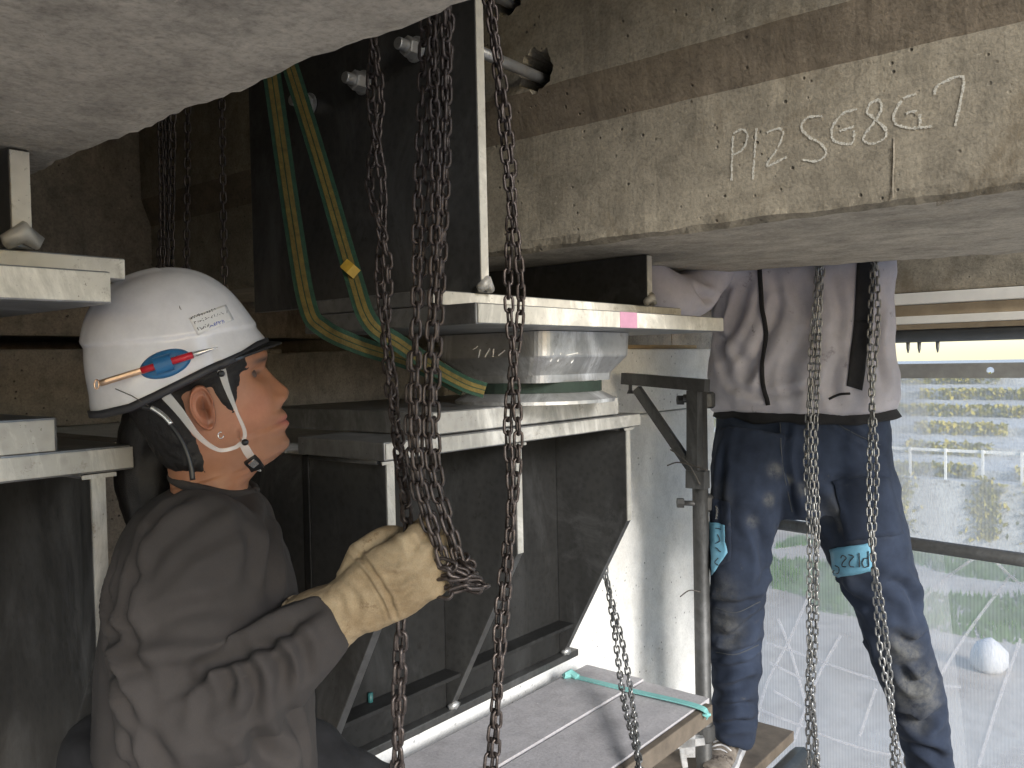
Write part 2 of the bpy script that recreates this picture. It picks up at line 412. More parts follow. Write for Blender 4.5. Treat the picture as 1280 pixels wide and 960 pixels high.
# ================================================================== SETTING: ground, slope, far things
GZ = -5.2
gv = [(-300, -200, GZ), (300, -200, GZ), (300, 500, GZ), (-300, 500, GZ)]
tag(mk('ground', gv, [(0, 1, 2, 3)], 'ground'), kind='structure')
# terraced bank behind the netting: concrete benches with ivy
bank = []
ys, zs = 25.0, GZ
prof = [(ys, GZ), (ys, GZ+1.75), (ys+.7, GZ+1.75)]
yy, zz = ys+.7, GZ+1.75
for k in range(6):
    prof += [(yy, zz+.24), (yy+1.5, zz+.47)]; yy += 1.5; zz += .47
prof += [(yy+30, zz+.1), (yy+30, GZ-.5), (ys, GZ-.5)]
tag(prism('bank', prof, 'x', -60, 60, 'concrete_far'), kind='structure')
iv = []; ifc = []
def leaf(c, s, out):
    a = rng.normal(size=3); a /= np.linalg.norm(a); b_ = np.cross(a, rng.normal(size=3)); b_ /= np.linalg.norm(b_); o = len(out[0])
    out[0].extend([c-a*s, c+b_*s*.6, c+a*s, c-b_*s*.6]); out[1].append((o, o+1, o+2, o+3))
yy, zz = ys+.7, GZ+1.75
for k in range(6):
    for i in range(3600):
        x = rng.uniform(-14, 2); dens = noise.noise(Vector((x*.6, k*3.1, 0)))
        if dens < -.25: continue
        leaf(np.array([x, yy-.1+rng.uniform(-.15, .5), zz+.34-abs(rng.normal(0, .24))]), rng.uniform(.05, .12), (iv, ifc))
    yy += 1.5; zz += .47
for i in range(1500):
    x = rng.choice([-8.2, -6.6, -4.4, -3.0])+rng.normal(0, .22)
    leaf(np.array([x, ys-.06, GZ+rng.uniform(.2, 1.9)]), rng.uniform(.05, .11), (iv, ifc))
tag(mk('ivy', iv, ifc, 'ivy'), 'yellow-green ivy hanging over the terraced concrete bank', 'ivy', kind='stuff')
gvv = []; gfc = []
for i in range(9000):
    x = rng.uniform(-9, -1.5); y = rng.uniform(17, 23.5); 
    if noise.noise(Vector((x*.35, y*.35, 2))) < -.15: continue
    p = np.array([x, y, GZ]); hgt = rng.uniform(.06, .22); dx = rng.normal(0, .04, 2); o = len(gvv)
    gvv += [p+[-.03, 0, 0], p+[.03, 0, 0], p+[dx[0], dx[1], hgt]]; gfc.append((o, o+1, o+2))
tag(mk('grass', gvv, gfc, 'grass'), 'green grass strip at the foot of the bank', 'grass', kind='stuff')
# railing posts on the lower wall
for i, x in enumerate(np.arange(-9, -2.4, .9)):
    o = box('railing_post', (x-.03, x+.03), (ys+.1, ys+.16), (GZ+1.75, GZ+2.6), 'beam_white'); tag(o, 'white railing post on the low retaining wall beyond the netting', 'post', 'railing posts on the retaining wall')
o = box('railing_rail', (-9.2, -2.2), (ys+.165, ys+.20), (GZ+2.50, GZ+2.58), 'beam_white'); tag(o, 'white top rail of the railing on the low retaining wall', 'rail')
# white sack on the earth
V, Fc = tube_vf([(0, 0, 0), (0, 0, .1), (0, 0, .3), (0, 0, .45), (0, 0, .52)], [.20, .27, .26, .17, .05], 22)
c0 = at(1236, 838, 'z', GZ); V = V+wob(V, .05, 7)[:, None]*np.array([1, .6, .8])+c0
tag(mk('sack', V, Fc, 'bag_white', smooth=True), 'white filled sack standing on the brown earth', 'sack')

# ================================================================== PIER
XW = -1.47
pier = empty('bridge_pier', (-2.6, 1.0, GZ)); tag(pier, 'pale concrete bridge pier carrying the steel brackets', 'pier')
def pierbox(name, x, y, z, bev=.008): return box(name, x, y, z, 'concrete_pier', pier, bev)
pierbox('pier_wall', (-4.2, XW), (1.11, 3.03), (GZ-.3, -.187))
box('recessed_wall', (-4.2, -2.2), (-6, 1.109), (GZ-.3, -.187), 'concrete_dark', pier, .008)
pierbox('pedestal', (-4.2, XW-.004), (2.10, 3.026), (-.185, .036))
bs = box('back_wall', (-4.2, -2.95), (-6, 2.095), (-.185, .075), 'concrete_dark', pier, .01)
tag(box('light_block_wall', (-4.6, -4.21), (-6, 4.3), (GZ-.3, 1.55), 'concrete_dark', None, 0), 'dark added wall shutting light out behind the pier', 'wall')  # unseen wall, added to keep the space behind the pier dark
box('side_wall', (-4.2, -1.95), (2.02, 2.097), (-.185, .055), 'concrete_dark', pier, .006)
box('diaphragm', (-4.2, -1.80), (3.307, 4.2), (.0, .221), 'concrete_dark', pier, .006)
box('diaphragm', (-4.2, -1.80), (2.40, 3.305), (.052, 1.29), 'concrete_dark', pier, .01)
# strip of plywood on the pedestal
tag(box('plywood_strip', (-2.1, -1.50), (2.12, 2.95), (.037, .050), 'plywood'), 'thin plywood strip lying on the pier pedestal', 'plywood')

# ================================================================== GIRDERS
def noise1(x, s): return noise.noise(Vector((x*s[0]+s[1], s[1]*1.7, .3)))
def girder(name, prof, xs, mat, jit=.006, fn=None):
    """prof: list of (y, z, jitter?) ; lofted along x, edge points nibbled like cast concrete"""
    rings = []
    for x in xs:
        r = []
        for i, (y, z, j) in enumerate(prof):
            dy = dz = 0
            if j:
                dy = jit*j*(noise1(x, (9, i*3.3))+.6*noise1(x, (40, i*5.1+7))); dz = jit*j*(noise1(x, (11, i*4.7+3))+.6*noise1(x, (55, i*2.3+1)))
            if fn: y = fn(i, x, y)
            r.append((x, y+dy, z+dz))
        rings.append(r)
    V, Fc = rings_mesh(rings); return V, Fc
GB = .26
xs = np.r_[np.arange(-3.0, -1.7, .1), np.arange(-1.7, .25, .014), np.arange(.25, .80, .09)]
# near girder over the worker
ng = empty('concrete_girder', (-.5, .18, GB)); tag(ng, 'overhead concrete girder with pale underside above the man in the white helmet', 'girder', 'concrete girders of the deck')
V, Fc = girder('g', [(-.14, GB+.012, .4), (-.128, GB, .4), (.10, GB, .1), (.30, GB, .1), (.449, GB, .5), (.461, GB+.004, 1.0), (.466, GB+.014, 1.0), (.468, GB+.05, .2), (.468, 1.3, 0), (-.14, 1.3, 0)], xs, 'concrete_soffit', .007)
mk('beam', V, Fc, 'concrete_soffit', ng)
# chalk-marked girder; its foot widens towards +x on the far side
yf = 1.572
def far(i, x, y): return y+.245*(x+1.38) if i in (6, 7) else y
prof = [(yf+.004, GB+.010, .7), (yf, GB+.025, .4), (yf, GB+.15, .1), (yf, .527, .3), (yf-.012, .545, .3), (yf-.030, .625, .3)]
prof = [(2.335, GB+.012, .5), (2.325, GB, .5)] and [(yf+.014, GB, .6)] + prof + []
P_ = [(yf+.014, GB, .6), (yf+.003, GB+.010, .8), (yf, GB+.026, .3), (yf, .40, .1), (yf, .527, .3), (yf-.034, .622, .3), (yf-.036, 1.3, 0), (2.15, 1.3, 0), (2.15, .62, 0), (2.335, .42, .2), (2.335, GB+.012, .5), (2.323, GB, .5), (1.95, GB, .1)]
def far(i, x, y): return y+.245*(x+1.38) if i in (7, 8, 9, 10, 11) else (y+.12*(x+1.38) if i == 12 else y)
cg = empty('concrete_girder', (-.5, 1.9, GB)); tag(cg, 'stained concrete girder chalked P12SG8G7 on its side', 'girder', 'concrete girders of the deck')
V, Fc = girder('g', P_, xs, 'concrete_girder', .006, far)
k_ = len(P_); mi_ = [0 if i >= (len(xs)-1)*k_ else {4: 1, 11: 2, 12: 2}.get(i % k_, 0) for i in range(len(Fc))]
beam = mk('beam', V, Fc, None, cg, mats=['concrete_girder', 'concrete_stained', 'concrete_soffit'], midx=mi_)
# core holes, cut for real with a ragged cutter
nutp = [at(509, 58, 'y', 1.175), at(443, 100, 'y', 1.175), at(376, 128, 'y', 1.175)]
hole_c = [(nutp[0][0], nutp[0][2])]
h1 = at(668, 88, 'y', yf-.036); h2 = at(634, -4, 'y', yf-.036)
cv = []; 
for hc, rr in ((h1, .043), (h2, .036)):
    rings = []
    for t in (-.06, .0, .10, .22):
        th = np.linspace(0, 2*np.pi, 28, endpoint=False)
        rad = rr*(1+.13*np.array([noise.noise(Vector((math.cos(a)*2.2+hc[0]*9, math.sin(a)*2.2, t*3))) for a in th])+rng.uniform(-.13, .13, 28))*(1.15 if t <= 0 else .92)
        rings.append(np.stack([hc[0]+rad*np.cos(th), np.full(28, hc[1]+t), hc[2]+rad*np.sin(th)], 1))
    cv.append(rings_mesh(rings))
Vc, Fcc = join_vf(cv); cutter = mk('tmpcut', Vc, Fcc, 'hole_dark')
for ob_ in (beam, cutter):
    bmx = bmesh.new(); bmx.from_mesh(ob_.data); bmesh.ops.recalc_face_normals(bmx, faces=bmx.faces); bmx.to_mesh(ob_.data); bmx.free()
md = beam.modifiers.new('b', 'BOOLEAN'); md.operation = 'DIFFERENCE'; md.solver = 'EXACT'; md.object = cutter
beam_loc = np.array(cg.location); cutter.location = (0, 0, 0)
bpy.context.view_layer.update()
dg = bpy.context.evaluated_depsgraph_get(); me2 = bpy.data.meshes.new_from_object(beam.evaluated_get(dg)); beam.modifiers.clear()
old = beam.data; beam.data = me2; bpy.data.objects.remove(cutter)
# casting joint line down the face
jp = [at(1117, y, 'y', yf-.0011) for y in (172, 195, 215, 235, 247)]
V, Fc = ribbon_vf([p+np.array([noise1(p[2]*30, (1, 2))*.002, 0, 0]) for p in spline(jp, 6)], (0, -1, 0), .0024, .0004); mk('joint_line', V, Fc, 'concrete_soffit', cg)
for x_, ya, yb2, wd in ((1114, 185, 244, .007), (1240, 236, 246, .010)):
    P0 = spline([at(x_ if x_ < 1200 else 1170, ya if x_ < 1200 else 254, 'y', yf-.0007), at(x_+(2 if x_ < 1200 else -20), (ya+yb2)/2, 'y', yf-.0007), at(x_ if x_ < 1200 else 1285, yb2 if x_ < 1200 else 232, 'y', yf-.0007)], 8); V, Fc = ribbon_vf(P0, (0, -1, 0), wd, .0003); mk('stain', V, Fc, 'stain_dark', cg)
# chalk writing P12 S G8 G7 : strokes in the photo's own shapes
def zp(l): return [(820+x/2.783, y/2.783) for x, y in l]
CH = [[(262, 630), (265, 540), (268, 465)], [(268, 465), (300, 450), (318, 470), (305, 515), (268, 540)],
      [(336, 625), (343, 530), (350, 445)], [(385, 462), (425, 447), (443, 460), (425, 510), (385, 577), (455, 545)],
      [(578, 405), (530, 408), (505, 440), (530, 475), (575, 500), (590, 535), (560, 560), (505, 556)],
      [(697, 380), (650, 395), (615, 440), (615, 485), (650, 500), (685, 495), (688, 450)], [(640, 455), (688, 440)],
      [(775, 345), (745, 360), (735, 390), (770, 420), (800, 450), (795, 480), (750, 500), (720, 485), (740, 450), (775, 400), (785, 365), (775, 345)],
      [(905, 325), (860, 345), (828, 395), (835, 430), (880, 445), (915, 440), (918, 395)], [(870, 395), (930, 375)], [(900, 445), (965, 440)],
      [(968, 330), (978, 300), (1010, 280), (1068, 268), (1062, 340), (1040, 440)]]
parts = []
for st in CH:
    pts = spline([at(x, y, 'y', yf-.0012) for x, y in zp(st)], 10); pts = resample(pts, .0035)
    seg = []
    for i, p in enumerate(pts):
        seg.append(p)
        if (rng.random() < .05 and len(seg) > 2) or i == len(pts)-1:
            if len(seg) > 2: parts.append(ribbon_vf(np.array(seg)+rng.normal(0, .0004, (len(seg), 3))*[1, 0, 1], (0, -1, 0), np.clip(.0040+rng.normal(0, .0010, len(seg)), .002, .007), .0003))
            seg = [p] if rng.random() < .6 else []
V, Fc = join_vf(parts); tag(mk('chalk_writing', V, Fc, 'chalk_dust', cg), 'white chalk writing P12SG8G7', kind='stuff')
# more girders out of the picture that shut the bay in
for yb, lab in ((-1.45, 'girder next to the pale overhead girder, over the far bay'),):
    gq = empty('concrete_girder', (-.5, yb, GB)); tag(gq, 'concrete girder standing one bay beyond the pale overhead girder', 'girder', 'concrete girders of the deck')
    box('beam', (-3, .8), (yb-.3, yb+.3), (GB, 1.3), 'concrete_soffit', gq, .012)
fg = empty('concrete_girder', (.2, 3.5, .22)); tag(fg, 'stained concrete girder above the white beams over the netting', 'girder', 'concrete girders of the deck')
box('beam', (-3, .8), (3.31, 3.75), (.223, 1.3), 'concrete_girder', fg, .008)
# deck slab and cross beam
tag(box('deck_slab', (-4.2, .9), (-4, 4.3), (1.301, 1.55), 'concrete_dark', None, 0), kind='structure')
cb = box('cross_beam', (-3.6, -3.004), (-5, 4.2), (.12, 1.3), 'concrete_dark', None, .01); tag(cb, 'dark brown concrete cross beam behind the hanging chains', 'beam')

# layered beams hung below the far girder, over the netting
def hbeam(name, z0, z1, y0, y1, mat, lab, cat, x0=-1.25): 
    o = box(name, (x0, 2.2), (y0, y1), (z0, z1), mat, None, .003); tag(o, lab, cat); return o
hbeam('pale_beam', .180, .221, 3.30, 3.42, 'beam_white', 'white beam directly under the far concrete girder', 'beam')  # white band built as a solid beam
hbeam('timber_beam', .138, .179, 3.335, 3.42, 'beam_timber', 'brown timber between two white beams over the netting', 'beam')
hbeam('pale_beam', .108, .137, 3.31, 3.42, 'beam_white', 'thin cream beam under the brown timber over the netting', 'beam')
hbeam('timber_beam', .088, .1075, 3.33, 3.42, 'beam_timber', 'thin brown batten resting above the dark grey pipe', 'batten')
pz = .064
pp = empty('pipe', (-1.2, 3.33, pz)); tag(pp, 'dark grey pipe under the brown batten, bolts hanging from it', 'pipe')
tube('tube', [(-1.25, 3.345, pz), (2.2, 3.345, pz)], .0235, 'beam_grey', pp, 16)
for px in (1135, 1149, 1172):
    q = at(px, 432, 'y', 3.345); tube('bolt', [(q[0], 3.345, pz-.02), (q[0], 3.345, pz-.045), (q[0], 3.345, pz-.062)], [.007, .006, .002], 'beam_grey', pp, 8)

# ================================================================== BEARING ASSEMBLIES
BX = -1.2
def bracket(dy, dz, label, XW=XW):
    wide = XW < -2
    e = empty('support_bracket', (XW, 1.55+dy, -.87+dz)); tag(e, label, 'bracket', 'galvanised support brackets on the pier')
    zt = -.148+dz
    y0, y1 = 1.074+dy, 2.016+dy
    tp = prism('top_plate', [(XW+.001, y0), (BX, y0), (BX, y1), (XW+.001, y1)], 'z', zt-.036, zt, 'galv_plate', e, .0035)
    gz0 = zt-.038
    for k, yc in enumerate((1.098, 1.492, 1.968)):
        yc += dy; th = .011; zk = -.440+dz; zb = -.872+dz
        poly = [(XW+.022, gz0), (BX-.012, gz0), (BX-.012, zk), (XW+.034, zb+.022), (XW+.022, zb+.022)]
        if wide: poly = [(XW+.022, gz0), (BX-.012, gz0), (BX-.012, zk), (-1.62, -1.10), (XW+.022, -1.10)]
        gu = prism('gusset', poly, 'y', yc-th, yc+th, 'galvanised', e, .0015)
        # flame-cut edge strips: zinc painted front and slanting edge
        s1 = prism('edge_strip', [(BX-.0125, gz0), (BX-.0095, gz0), (BX-.0095, zk), (BX-.0125, zk)], 'y', yc-th+.0012, yc+th-.0012, 'galv_edge', gu)
        V, Fc = tube_vf([(XW+.034, yc-.016, zb+.020), (XW+.038, yc, zb+.026), (XW+.034, yc+.016, zb+.020)], [.008, .013, .008], 8)
        mk('weld', V+wob(V, .004, 90)[:, None], Fc, 'shoe_steel', gu, True)
        V, Fc = tube_vf([(BX-.03, yc-th-.003, gz0-.002), (XW+.03, yc-th-.003, gz0-.002)], .006, 8); mk('weld', V, Fc, 'galvanised', gu, True)
        prism('weld', [(BX-.011, gz0), (BX-.006, gz0), (BX-.006, gz0-.006)], 'y', yc-.024, yc+.024, 'galv_edge', gu)
    box('back_plate', (XW+.001, XW+.021), (y0+.01, y1-.02), (-.851+dz, gz0-.001), 'dark_steel', e, .002)
    bp = box('bottom_plate', (XW+.001, XW+.046), (y0+.002, y1+.002), (-.872+dz, -.852+dz), 'galvanised', e, .003)
    # a horizontal rib low inside the bays
    for a, b_ in ((1.110, 1.480), (1.504, 1.956)): box('rib', (XW+.0215, XW+.075), (a+dy, b_+dy), (-.765+dz, -.755+dz), 'dark_steel', e, .002)
    if dy == 0: box('shade_plate', (-2.19, XW-.002), (1.0855, 1.1085), (-.70, -.190), 'galvanised', e, .002)  # added dark plate standing in for shade on the pier side
    box('edge_strip', (BX+.0002, BX+.0026), (y0+.003, y1-.003), (zt-.033, zt-.003), 'galv_edge', tp, .0008)
    return e
bm_ = bracket(0, 0, 'dark galvanised steel bracket behind the gloved hand, gussets tapering to the pier')
bl_ = bracket(-1.424, .040, 'dark galvanised steel bracket at the back of the man in the white helmet', -2.2)
o = tube('wing_nut', [at(463, 866, 'x', XW+.03), at(463, 882, 'x', XW+.03)], .006, 'teal_dark', bm_)

def bearing(dy, dz, dys, label, main, dzs=0):
    e = empty('bridge_bearing', (-1.3, 1.55+dy, -.146+dz)); tag(e, label, 'bearing', 'bridge bearings on the steel brackets')
    z0 = -.1465+dz
    lp = box('base_plate', (-1.78, -1.206), (1.207+dy, 1.914+dy), (z0, -.098+dz), 'galv_plate', e, .004)
    box('edge_strip', (-1.2055, -1.2030), (1.212+dy, 1.909+dy), (z0+.003, -.101+dz), 'galv_edge', lp, .0008)
    cx, cy = -1.26, 1.62+dy
    # pot and cone under the shoe
    th = np.linspace(0, 2*np.pi, 48, endpoint=False)
    rings = [np.stack([cx+r*np.cos(th), cy+r*np.sin(th), np.full(48, z)], 1) for r, z in ((.195, -.0975+dz), (.195, -.090+dz), (.150, -.066+dz), (.145, -.049+dz))]
    V, Fc = rings_mesh(rings); mk('pot', V, Fc, 'shoe_steel', e, False)
    # shoe block: wide above, tapered below, corner rounded, chamfered on the +x face
    X0, X1, Y0, Y1 = -1.42, -1.085, 1.43+dy, 1.80+dy
    def rr(x0, x1, y0, y1, r, z):
        out = []
        for (px, py, a0) in ((x1-r, y0+r, -90), (x1-r, y1-r, 0), (x0+r, y1-r, 90), (x0+r, y0+r, 180)):
            for a in np.linspace(a0, a0+90, 7): out.append((px+r*math.cos(R_(a)), py+r*math.sin(R_(a)), z))
        return out
    zs_ = [.0655+dzs, .012+dz, .008+dz, -.026+dz, -.031+dz, -.048+dz]
    ins = [0, .004, .006, .040, .044, .046]
    rings = [rr(X0+i*1.2, X1-i*.75, Y0+i*.7, Y1-i*.75, .035, z) for i, z in zip(ins, zs_)]
    V, Fc = rings_mesh(rings); sh = mk('shoe', V, Fc, 'shoe_steel', e)
    bmx = bmesh.new(); bmx.from_mesh(sh.data); bmesh.ops.recalc_face_normals(bmx, faces=bmx.faces); bmx.to_mesh(sh.data); bmx.free()
    sp = box('sole_plate', (-1.44, -.9635), (1.079+dy+dys, 2.042+dy+dys), (.067+dzs, .104+dzs), 'galv_plate', e, .003)
    box('edge_strip', (-.9635, -.9605), (1.083+dy+dys, 2.040+dy+dys), (.069+dzs, .102+dzs), 'zinc_edge', sp, .001)
    if main:
        a = at(775, 395, 'x', -.96); b_ = at(796, 395, 'x', -.96)
        box('marking_tape', (-.9603, -.9592), (a[1], b_[1]), (.0685, .1025), 'pink_tape', sp, 0)
        # scratched chalk marks II 7 on the shoe
        marks = [[(688, 452), (692, 441)], [(697, 452), (701, 441)], [(709, 444), (722, 441), (714, 454)], [(591, 437), (597, 433)], [(600, 437), (598, 447)], [(606, 446), (612, 436)], [(617, 436), (616, 446)], [(623, 444), (631, 438)], [(640, 446), (646, 436)]]
        tr_ = bvh(V, Fc); ps = []
        for mk_ in marks:
            L = [hit(tr_, x, y) for x, y in mk_]
            if any(h is None for h in L): continue
            L = [h[0]-ray(*m_)*.0012 for h, m_ in zip(L, mk_)]
            LL = np.array([L[0]*(1-t)+L[-1]*t if len(L) == 2 else (L[0]*(1-2*t)+L[1]*2*t if t < .5 else L[1]*(2-2*t)+L[2]*(2*t-1)) for t in np.linspace(0, 1, 7)])
            ps.append(tube_vf(LL, .0013, 5))
        if ps: V2, F2 = join_vf(ps); mk('chalk_marks', V2, F2, 'chalk', sh)
    return e
bearing(0, 0, 0, 'galvanised bridge bearing with a pink tape mark on its sole plate', True)
bearing(-1.424, .036, -.163, 'galvanised bridge bearing whose plates stick out in front of the white helmet', False, .009)
# little ring bolts on the base plate
for px, mt in ((705, 'black_plastic'), (734, 'blue_clip')):
    q = at(px, 490, 'y', 1.84); th = np.linspace(0, 2*np.pi, 14)
    e = empty('eye_bolt', (q[0], 1.84, -.0975)); tag(e, 'small %s eye bolt on the bearing base plate' % ('dark' if mt[1] == 'l' and mt[0:3] == 'bla' else 'blue'), 'bolt')
    tube('ring', [(q[0]+.008*math.cos(a), 1.84, -.076+.011*math.sin(a)) for a in th], .0025, mt, e, 6); tube('shank', [(q[0], 1.84, -.0975), (q[0], 1.84, -.087)], .003, mt, e, 6)

def hexbolt(e, p, mat='shoe_steel'):
    """rod end with hex nut and washer on a plate facing -y, at p"""
    def cyl(r, y0, y1, k, nm): 
        th = np.linspace(0, 2*np.pi, k, endpoint=False)+.3
        V, Fc = rings_mesh([np.stack([p[0]+r*f*np.cos(th), np.full(k, y), p[2]+r*f*np.sin(th)], 1) for y, f in ((y0, 1), (y1+.002, 1), (y1, .9))]); return mk(nm, V, Fc, mat, e)
    cyl(.026, p[1]+.0, p[1]-.005, 24, 'washer'); cyl(.021, p[1]-.005, p[1]-.028, 6, 'nut'); cyl(.012, p[1]-.028, p[1]-.050, 16, 'rod_end')
def saddle(dy, dz, label, main, dyf=0):
    """flange plate on the sole plate with the two upright plates that clasp the girder"""
    e = empty('girder_saddle', (-1.2, 1.5+dy, .108+dz)); tag(e, label, 'bracket', 'galvanised saddles under the girders')
    fl = box('flange_plate', (-1.46, -1.0735), (1.083+dy+dyf, 2.020+dy+dyf), (.1055+dz, .134+dz), 'galv_plate', e, .0025)
    box('edge_strip', (-1.0735, -1.0705), (1.086+dy+dyf, 2.018+dy+dyf), (.1075+dz, .132+dz), 'zinc_edge', fl, .001)
    for yc, x0, zt in ((1.212+dy, -1.80, 1.28), (1.832+dy, -1.75, GB-.002)):
        up = box('upright_plate', (x0, -1.0585), (yc-.0115, yc+.0115), (.1345+dz, zt), 'galvanised', e, .0015)
        box('edge_strip', (-1.0585, -1.0558), (yc-.0105, yc+.0105), (.150+dz, zt-.002), 'zinc_edge', up, .0008)
        V, Fc = tube_vf([(-1.058, yc-.018, .139+dz), (-1.054, yc, .152+dz), (-1.058, yc+.018, .139+dz)], [.009, .013, .009], 8); mk('weld', V+wob(V, .004, 90)[:, None], Fc, 'galv_edge', up, True)
    if main:
        for p in nutp: hexbolt(e, p+np.array([0, 1.199-p[1], 0]))
        for hc in (h1, h2):
            tube('anchor_rod', [(hc[0]-.004, 1.222, hc[2]-.004), (hc[0]-.004, yf+.16, hc[2]-.012)], .0125, 'shoe_steel', e, 14)
    return e
saddle(0, 0, 'tall dark galvanised saddle plates under the chalked girder, bolted with hex nuts', True)
saddle(-1.434, .010, 'galvanised saddle plate with a welded upright under the pale overhead girder', False, -.06)
# ================================================================== SCAFFOLD
pf = empty('scaffold_platform', (-1.2, 1.0, -.94)); tag(pf, 'pale grey plank walkway beside the pier, turquoise cord across its end', 'platform')
ZP = -.904
for k, (x0, x1, ye) in enumerate(((-1.410, -1.218, 2.04), (-1.212, -1.014, 2.035), (-1.010, -.80, 1.16), (-.797, -.58, 1.16), (-.577, -.36, 1.16), (-.357, -.11, 1.16), (-.107, .14, 1.16), (.143, .39, 1.16), (.393, .64, 1.16), (.643, .89, 1.16), (.893, 1.14, 1.16), (1.143, 1.39, 1.16), (1.393, 1.64, 1.16))):  # outer boards are unseen, added to bounce sunlight up to the girder undersides
    z1 = ZP+rng.uniform(-.003, .003)
    box('plank', (x0, x1), (-2.0, ye), (z1-.036, z1), 'plank', pf, .001)
box('seam_filler', (-1.2175, -1.2125), (-1.9, 2.03), (ZP-.030, ZP-.008), 'plank_edge', pf, 0)
box('edge_board', (-1.012, -.992), (1.165, 2.01), (ZP-.052, ZP-.006), 'plank_edge', pf, .003)
V, Fc = ribbon_vf(spline([(-1.415, 1.93, ZP+.006), (-1.22, 1.94, ZP+.005), (-1.005, 1.95, ZP+.006), (-.98, 1.955, ZP-.02)], 8), (0, 0, 1), .022, .003); mk('cord', V, Fc, 'turquoise', pf)
V, Fc = tube_vf([at(705, 845, 'z', ZP+.012), at(714, 842, 'z', ZP+.014), at(722, 846, 'z', ZP+.01)], [.008, .014, .007], 7); mk('knot', V+wob(V, .004, 80)[:, None], Fc, 'turquoise', pf)
for y in (.2, 1.05, 1.88): tube('bearer', [(-1.46, y, ZP-.066), (-1.03 if y > 1.5 else 1.66, y, ZP-.066)], .0243, 'tube_steel', pf, 14)
# lower board the man in jeans stands on
lo = empty('scaffold_board', (-.7, 2.6, -1.33)); tag(lo, 'lower scaffold boards under the shoes of the man in jeans', 'board')
ZL = -1.285
for x0 in (-1.36, -1.218): box('plank', (x0, x0+.138), (2.05, 2.80), (ZL-.036, ZL), 'plank_edge', lo, .004)
box('plank', (-.80, -.45), (2.05, 2.80), (ZL-.150, ZL-.110), 'plank_edge', lo, .004)
for y in (2.15, 2.7): tube('bearer', [(-1.4, y, ZL-.176), (-.3, y, ZL-.176)], .0243, 'tube_steel', lo, 12)
for x in (-1.28, -1.04): tube('packer', [(x, 2.1, ZL-.094), (x, 2.78, ZL-.094)], .057, 'tube_steel', lo, 12)
# standard (upright tube) with couplers
pb = dep(880, 920, 2.60); PX, PY = pb[0], pb[1]
st = empty('scaffold_post', (PX, PY, GZ)); tag(st, 'dark steel scaffold post between the pale wall and the man in jeans', 'post')
tube('tube', [(PX, PY, GZ), (PX, PY, -1.9), (PX, PY, -.09)], .0243, 'tube_steel', st, 18)
def coupler(e, c, mat='tube_steel', r=.034, h=.05):
    th = np.linspace(0, 2*np.pi, 16, endpoint=False)
    V, Fc = rings_mesh([np.stack([c[0]+q*np.cos(th), c[1]+q*np.sin(th), np.full(16, c[2]+z)], 1) for q, z in ((.028, -h/2), (r, -h/2+.006), (r, h/2-.006), (.028, h/2))]); cp = mk('coupler', V, Fc, mat, e)
    tube('bolt', [np.array(c)-CR*.075-CF*.01, np.array(c)-CR*.02-CF*.03], .008, mat, cp, 8); V, Fc = tube_vf([np.array(c)-CR*.085-CF*.01, np.array(c)-CR*.065-CF*.01], .016, 6); mk('nut', V, Fc, mat, cp)
for py in (915, 628, 500): coupler(st, dep(880, py, 2.60))
# triangular side bracket hung on the post
sb = empty('side_bracket', (PX, PY, -.4)); tag(sb, 'small triangular steel scaffold bracket with a diagonal strut against the pale wall', 'bracket')
yb_ = PY-.045
def A3(px, py): return at(px, py, 'y', yb_)
def bar(name, p, q, wd, th, e, mat='tube_steel'):
    p, q = np.array(p), np.array(q); V, Fc = ribbon_vf([p, p*.5+q*.5, q], (0, -1, 0), wd, th); return mk(name, V, Fc, mat, e)
bar('arm', A3(780, 473), A3(884, 482), .036, .036, sb); bar('upright', A3(868, 488), A3(868, 600), .036, .034, sb); bar('strut', A3(796, 486), A3(866, 588), .026, .022, sb)
bar('foot', A3(872, 588), A3(872, 610), .060, .040, sb)
V, Fc = tube_vf([A3(788, 480), A3(788, 487), A3(788, 492)], [.006, .006, .012], 8); mk('knob', V, Fc, 'tube_steel', sb)
V, Fc = tube_vf([A3(856, 497)-CR*.004, A3(861, 497)+CR*.01], .010, 8); mk('knob', V, Fc, 'tube_steel', sb)
for kk, pts in enumerate(([(838, 562), (850, 570), (862, 582), (875, 606)], [(834, 582), (846, 578), (860, 580), (884, 588)])):
    tag(tube('tie_wire', spline([at(x, y, 'y', yb_-.025) for x, y in pts], 6), .0022, 'wire', None, 6), ('thin tie wire poking down across the strut of the triangular scaffold bracket', 'thin tie wire curling level round the foot of the triangular scaffold bracket')[kk], 'wire', 'tie wires on the scaffold')
tag(tube('tie_wire', spline([dep(x, y, 2.5) for x, y in ((850, 746), (862, 738), (876, 740))], 6), .0018, 'wire', None, 6), 'thin tie wire sticking out of the scaffold post by the jeans', 'wire', 'tie wires on the scaffold')
tag(tube('tie_wire', spline([dep(x, y, 2.5) for x, y in ((836, 898), (850, 888), (866, 876), (884, 880))], 6), .0028, 'wire', None, 6), 'bent tie wire low on the scaffold post above the plank end', 'wire', 'tie wires on the scaffold')
# clutter by the post foot: jack and clamp
jk = empty('clamp', tuple(dep(858, 935, 2.55))); tag(jk, 'pale galvanised clamp beside the foot of the scaffold post', 'clamp')
for a, b_, wd in (((862, 905), (862, 945), .03), ((845, 930), (880, 925), .022), ((850, 915), (856, 958), .016)):
    p, q = dep(*a, 2.52), dep(*b_, 2.52); V, Fc = ribbon_vf([p, (p+q)/2, q], -CF, wd, .02); mk('jaw' if wd > .02 else 'screw', V, Fc, 'shoe_steel', jk)
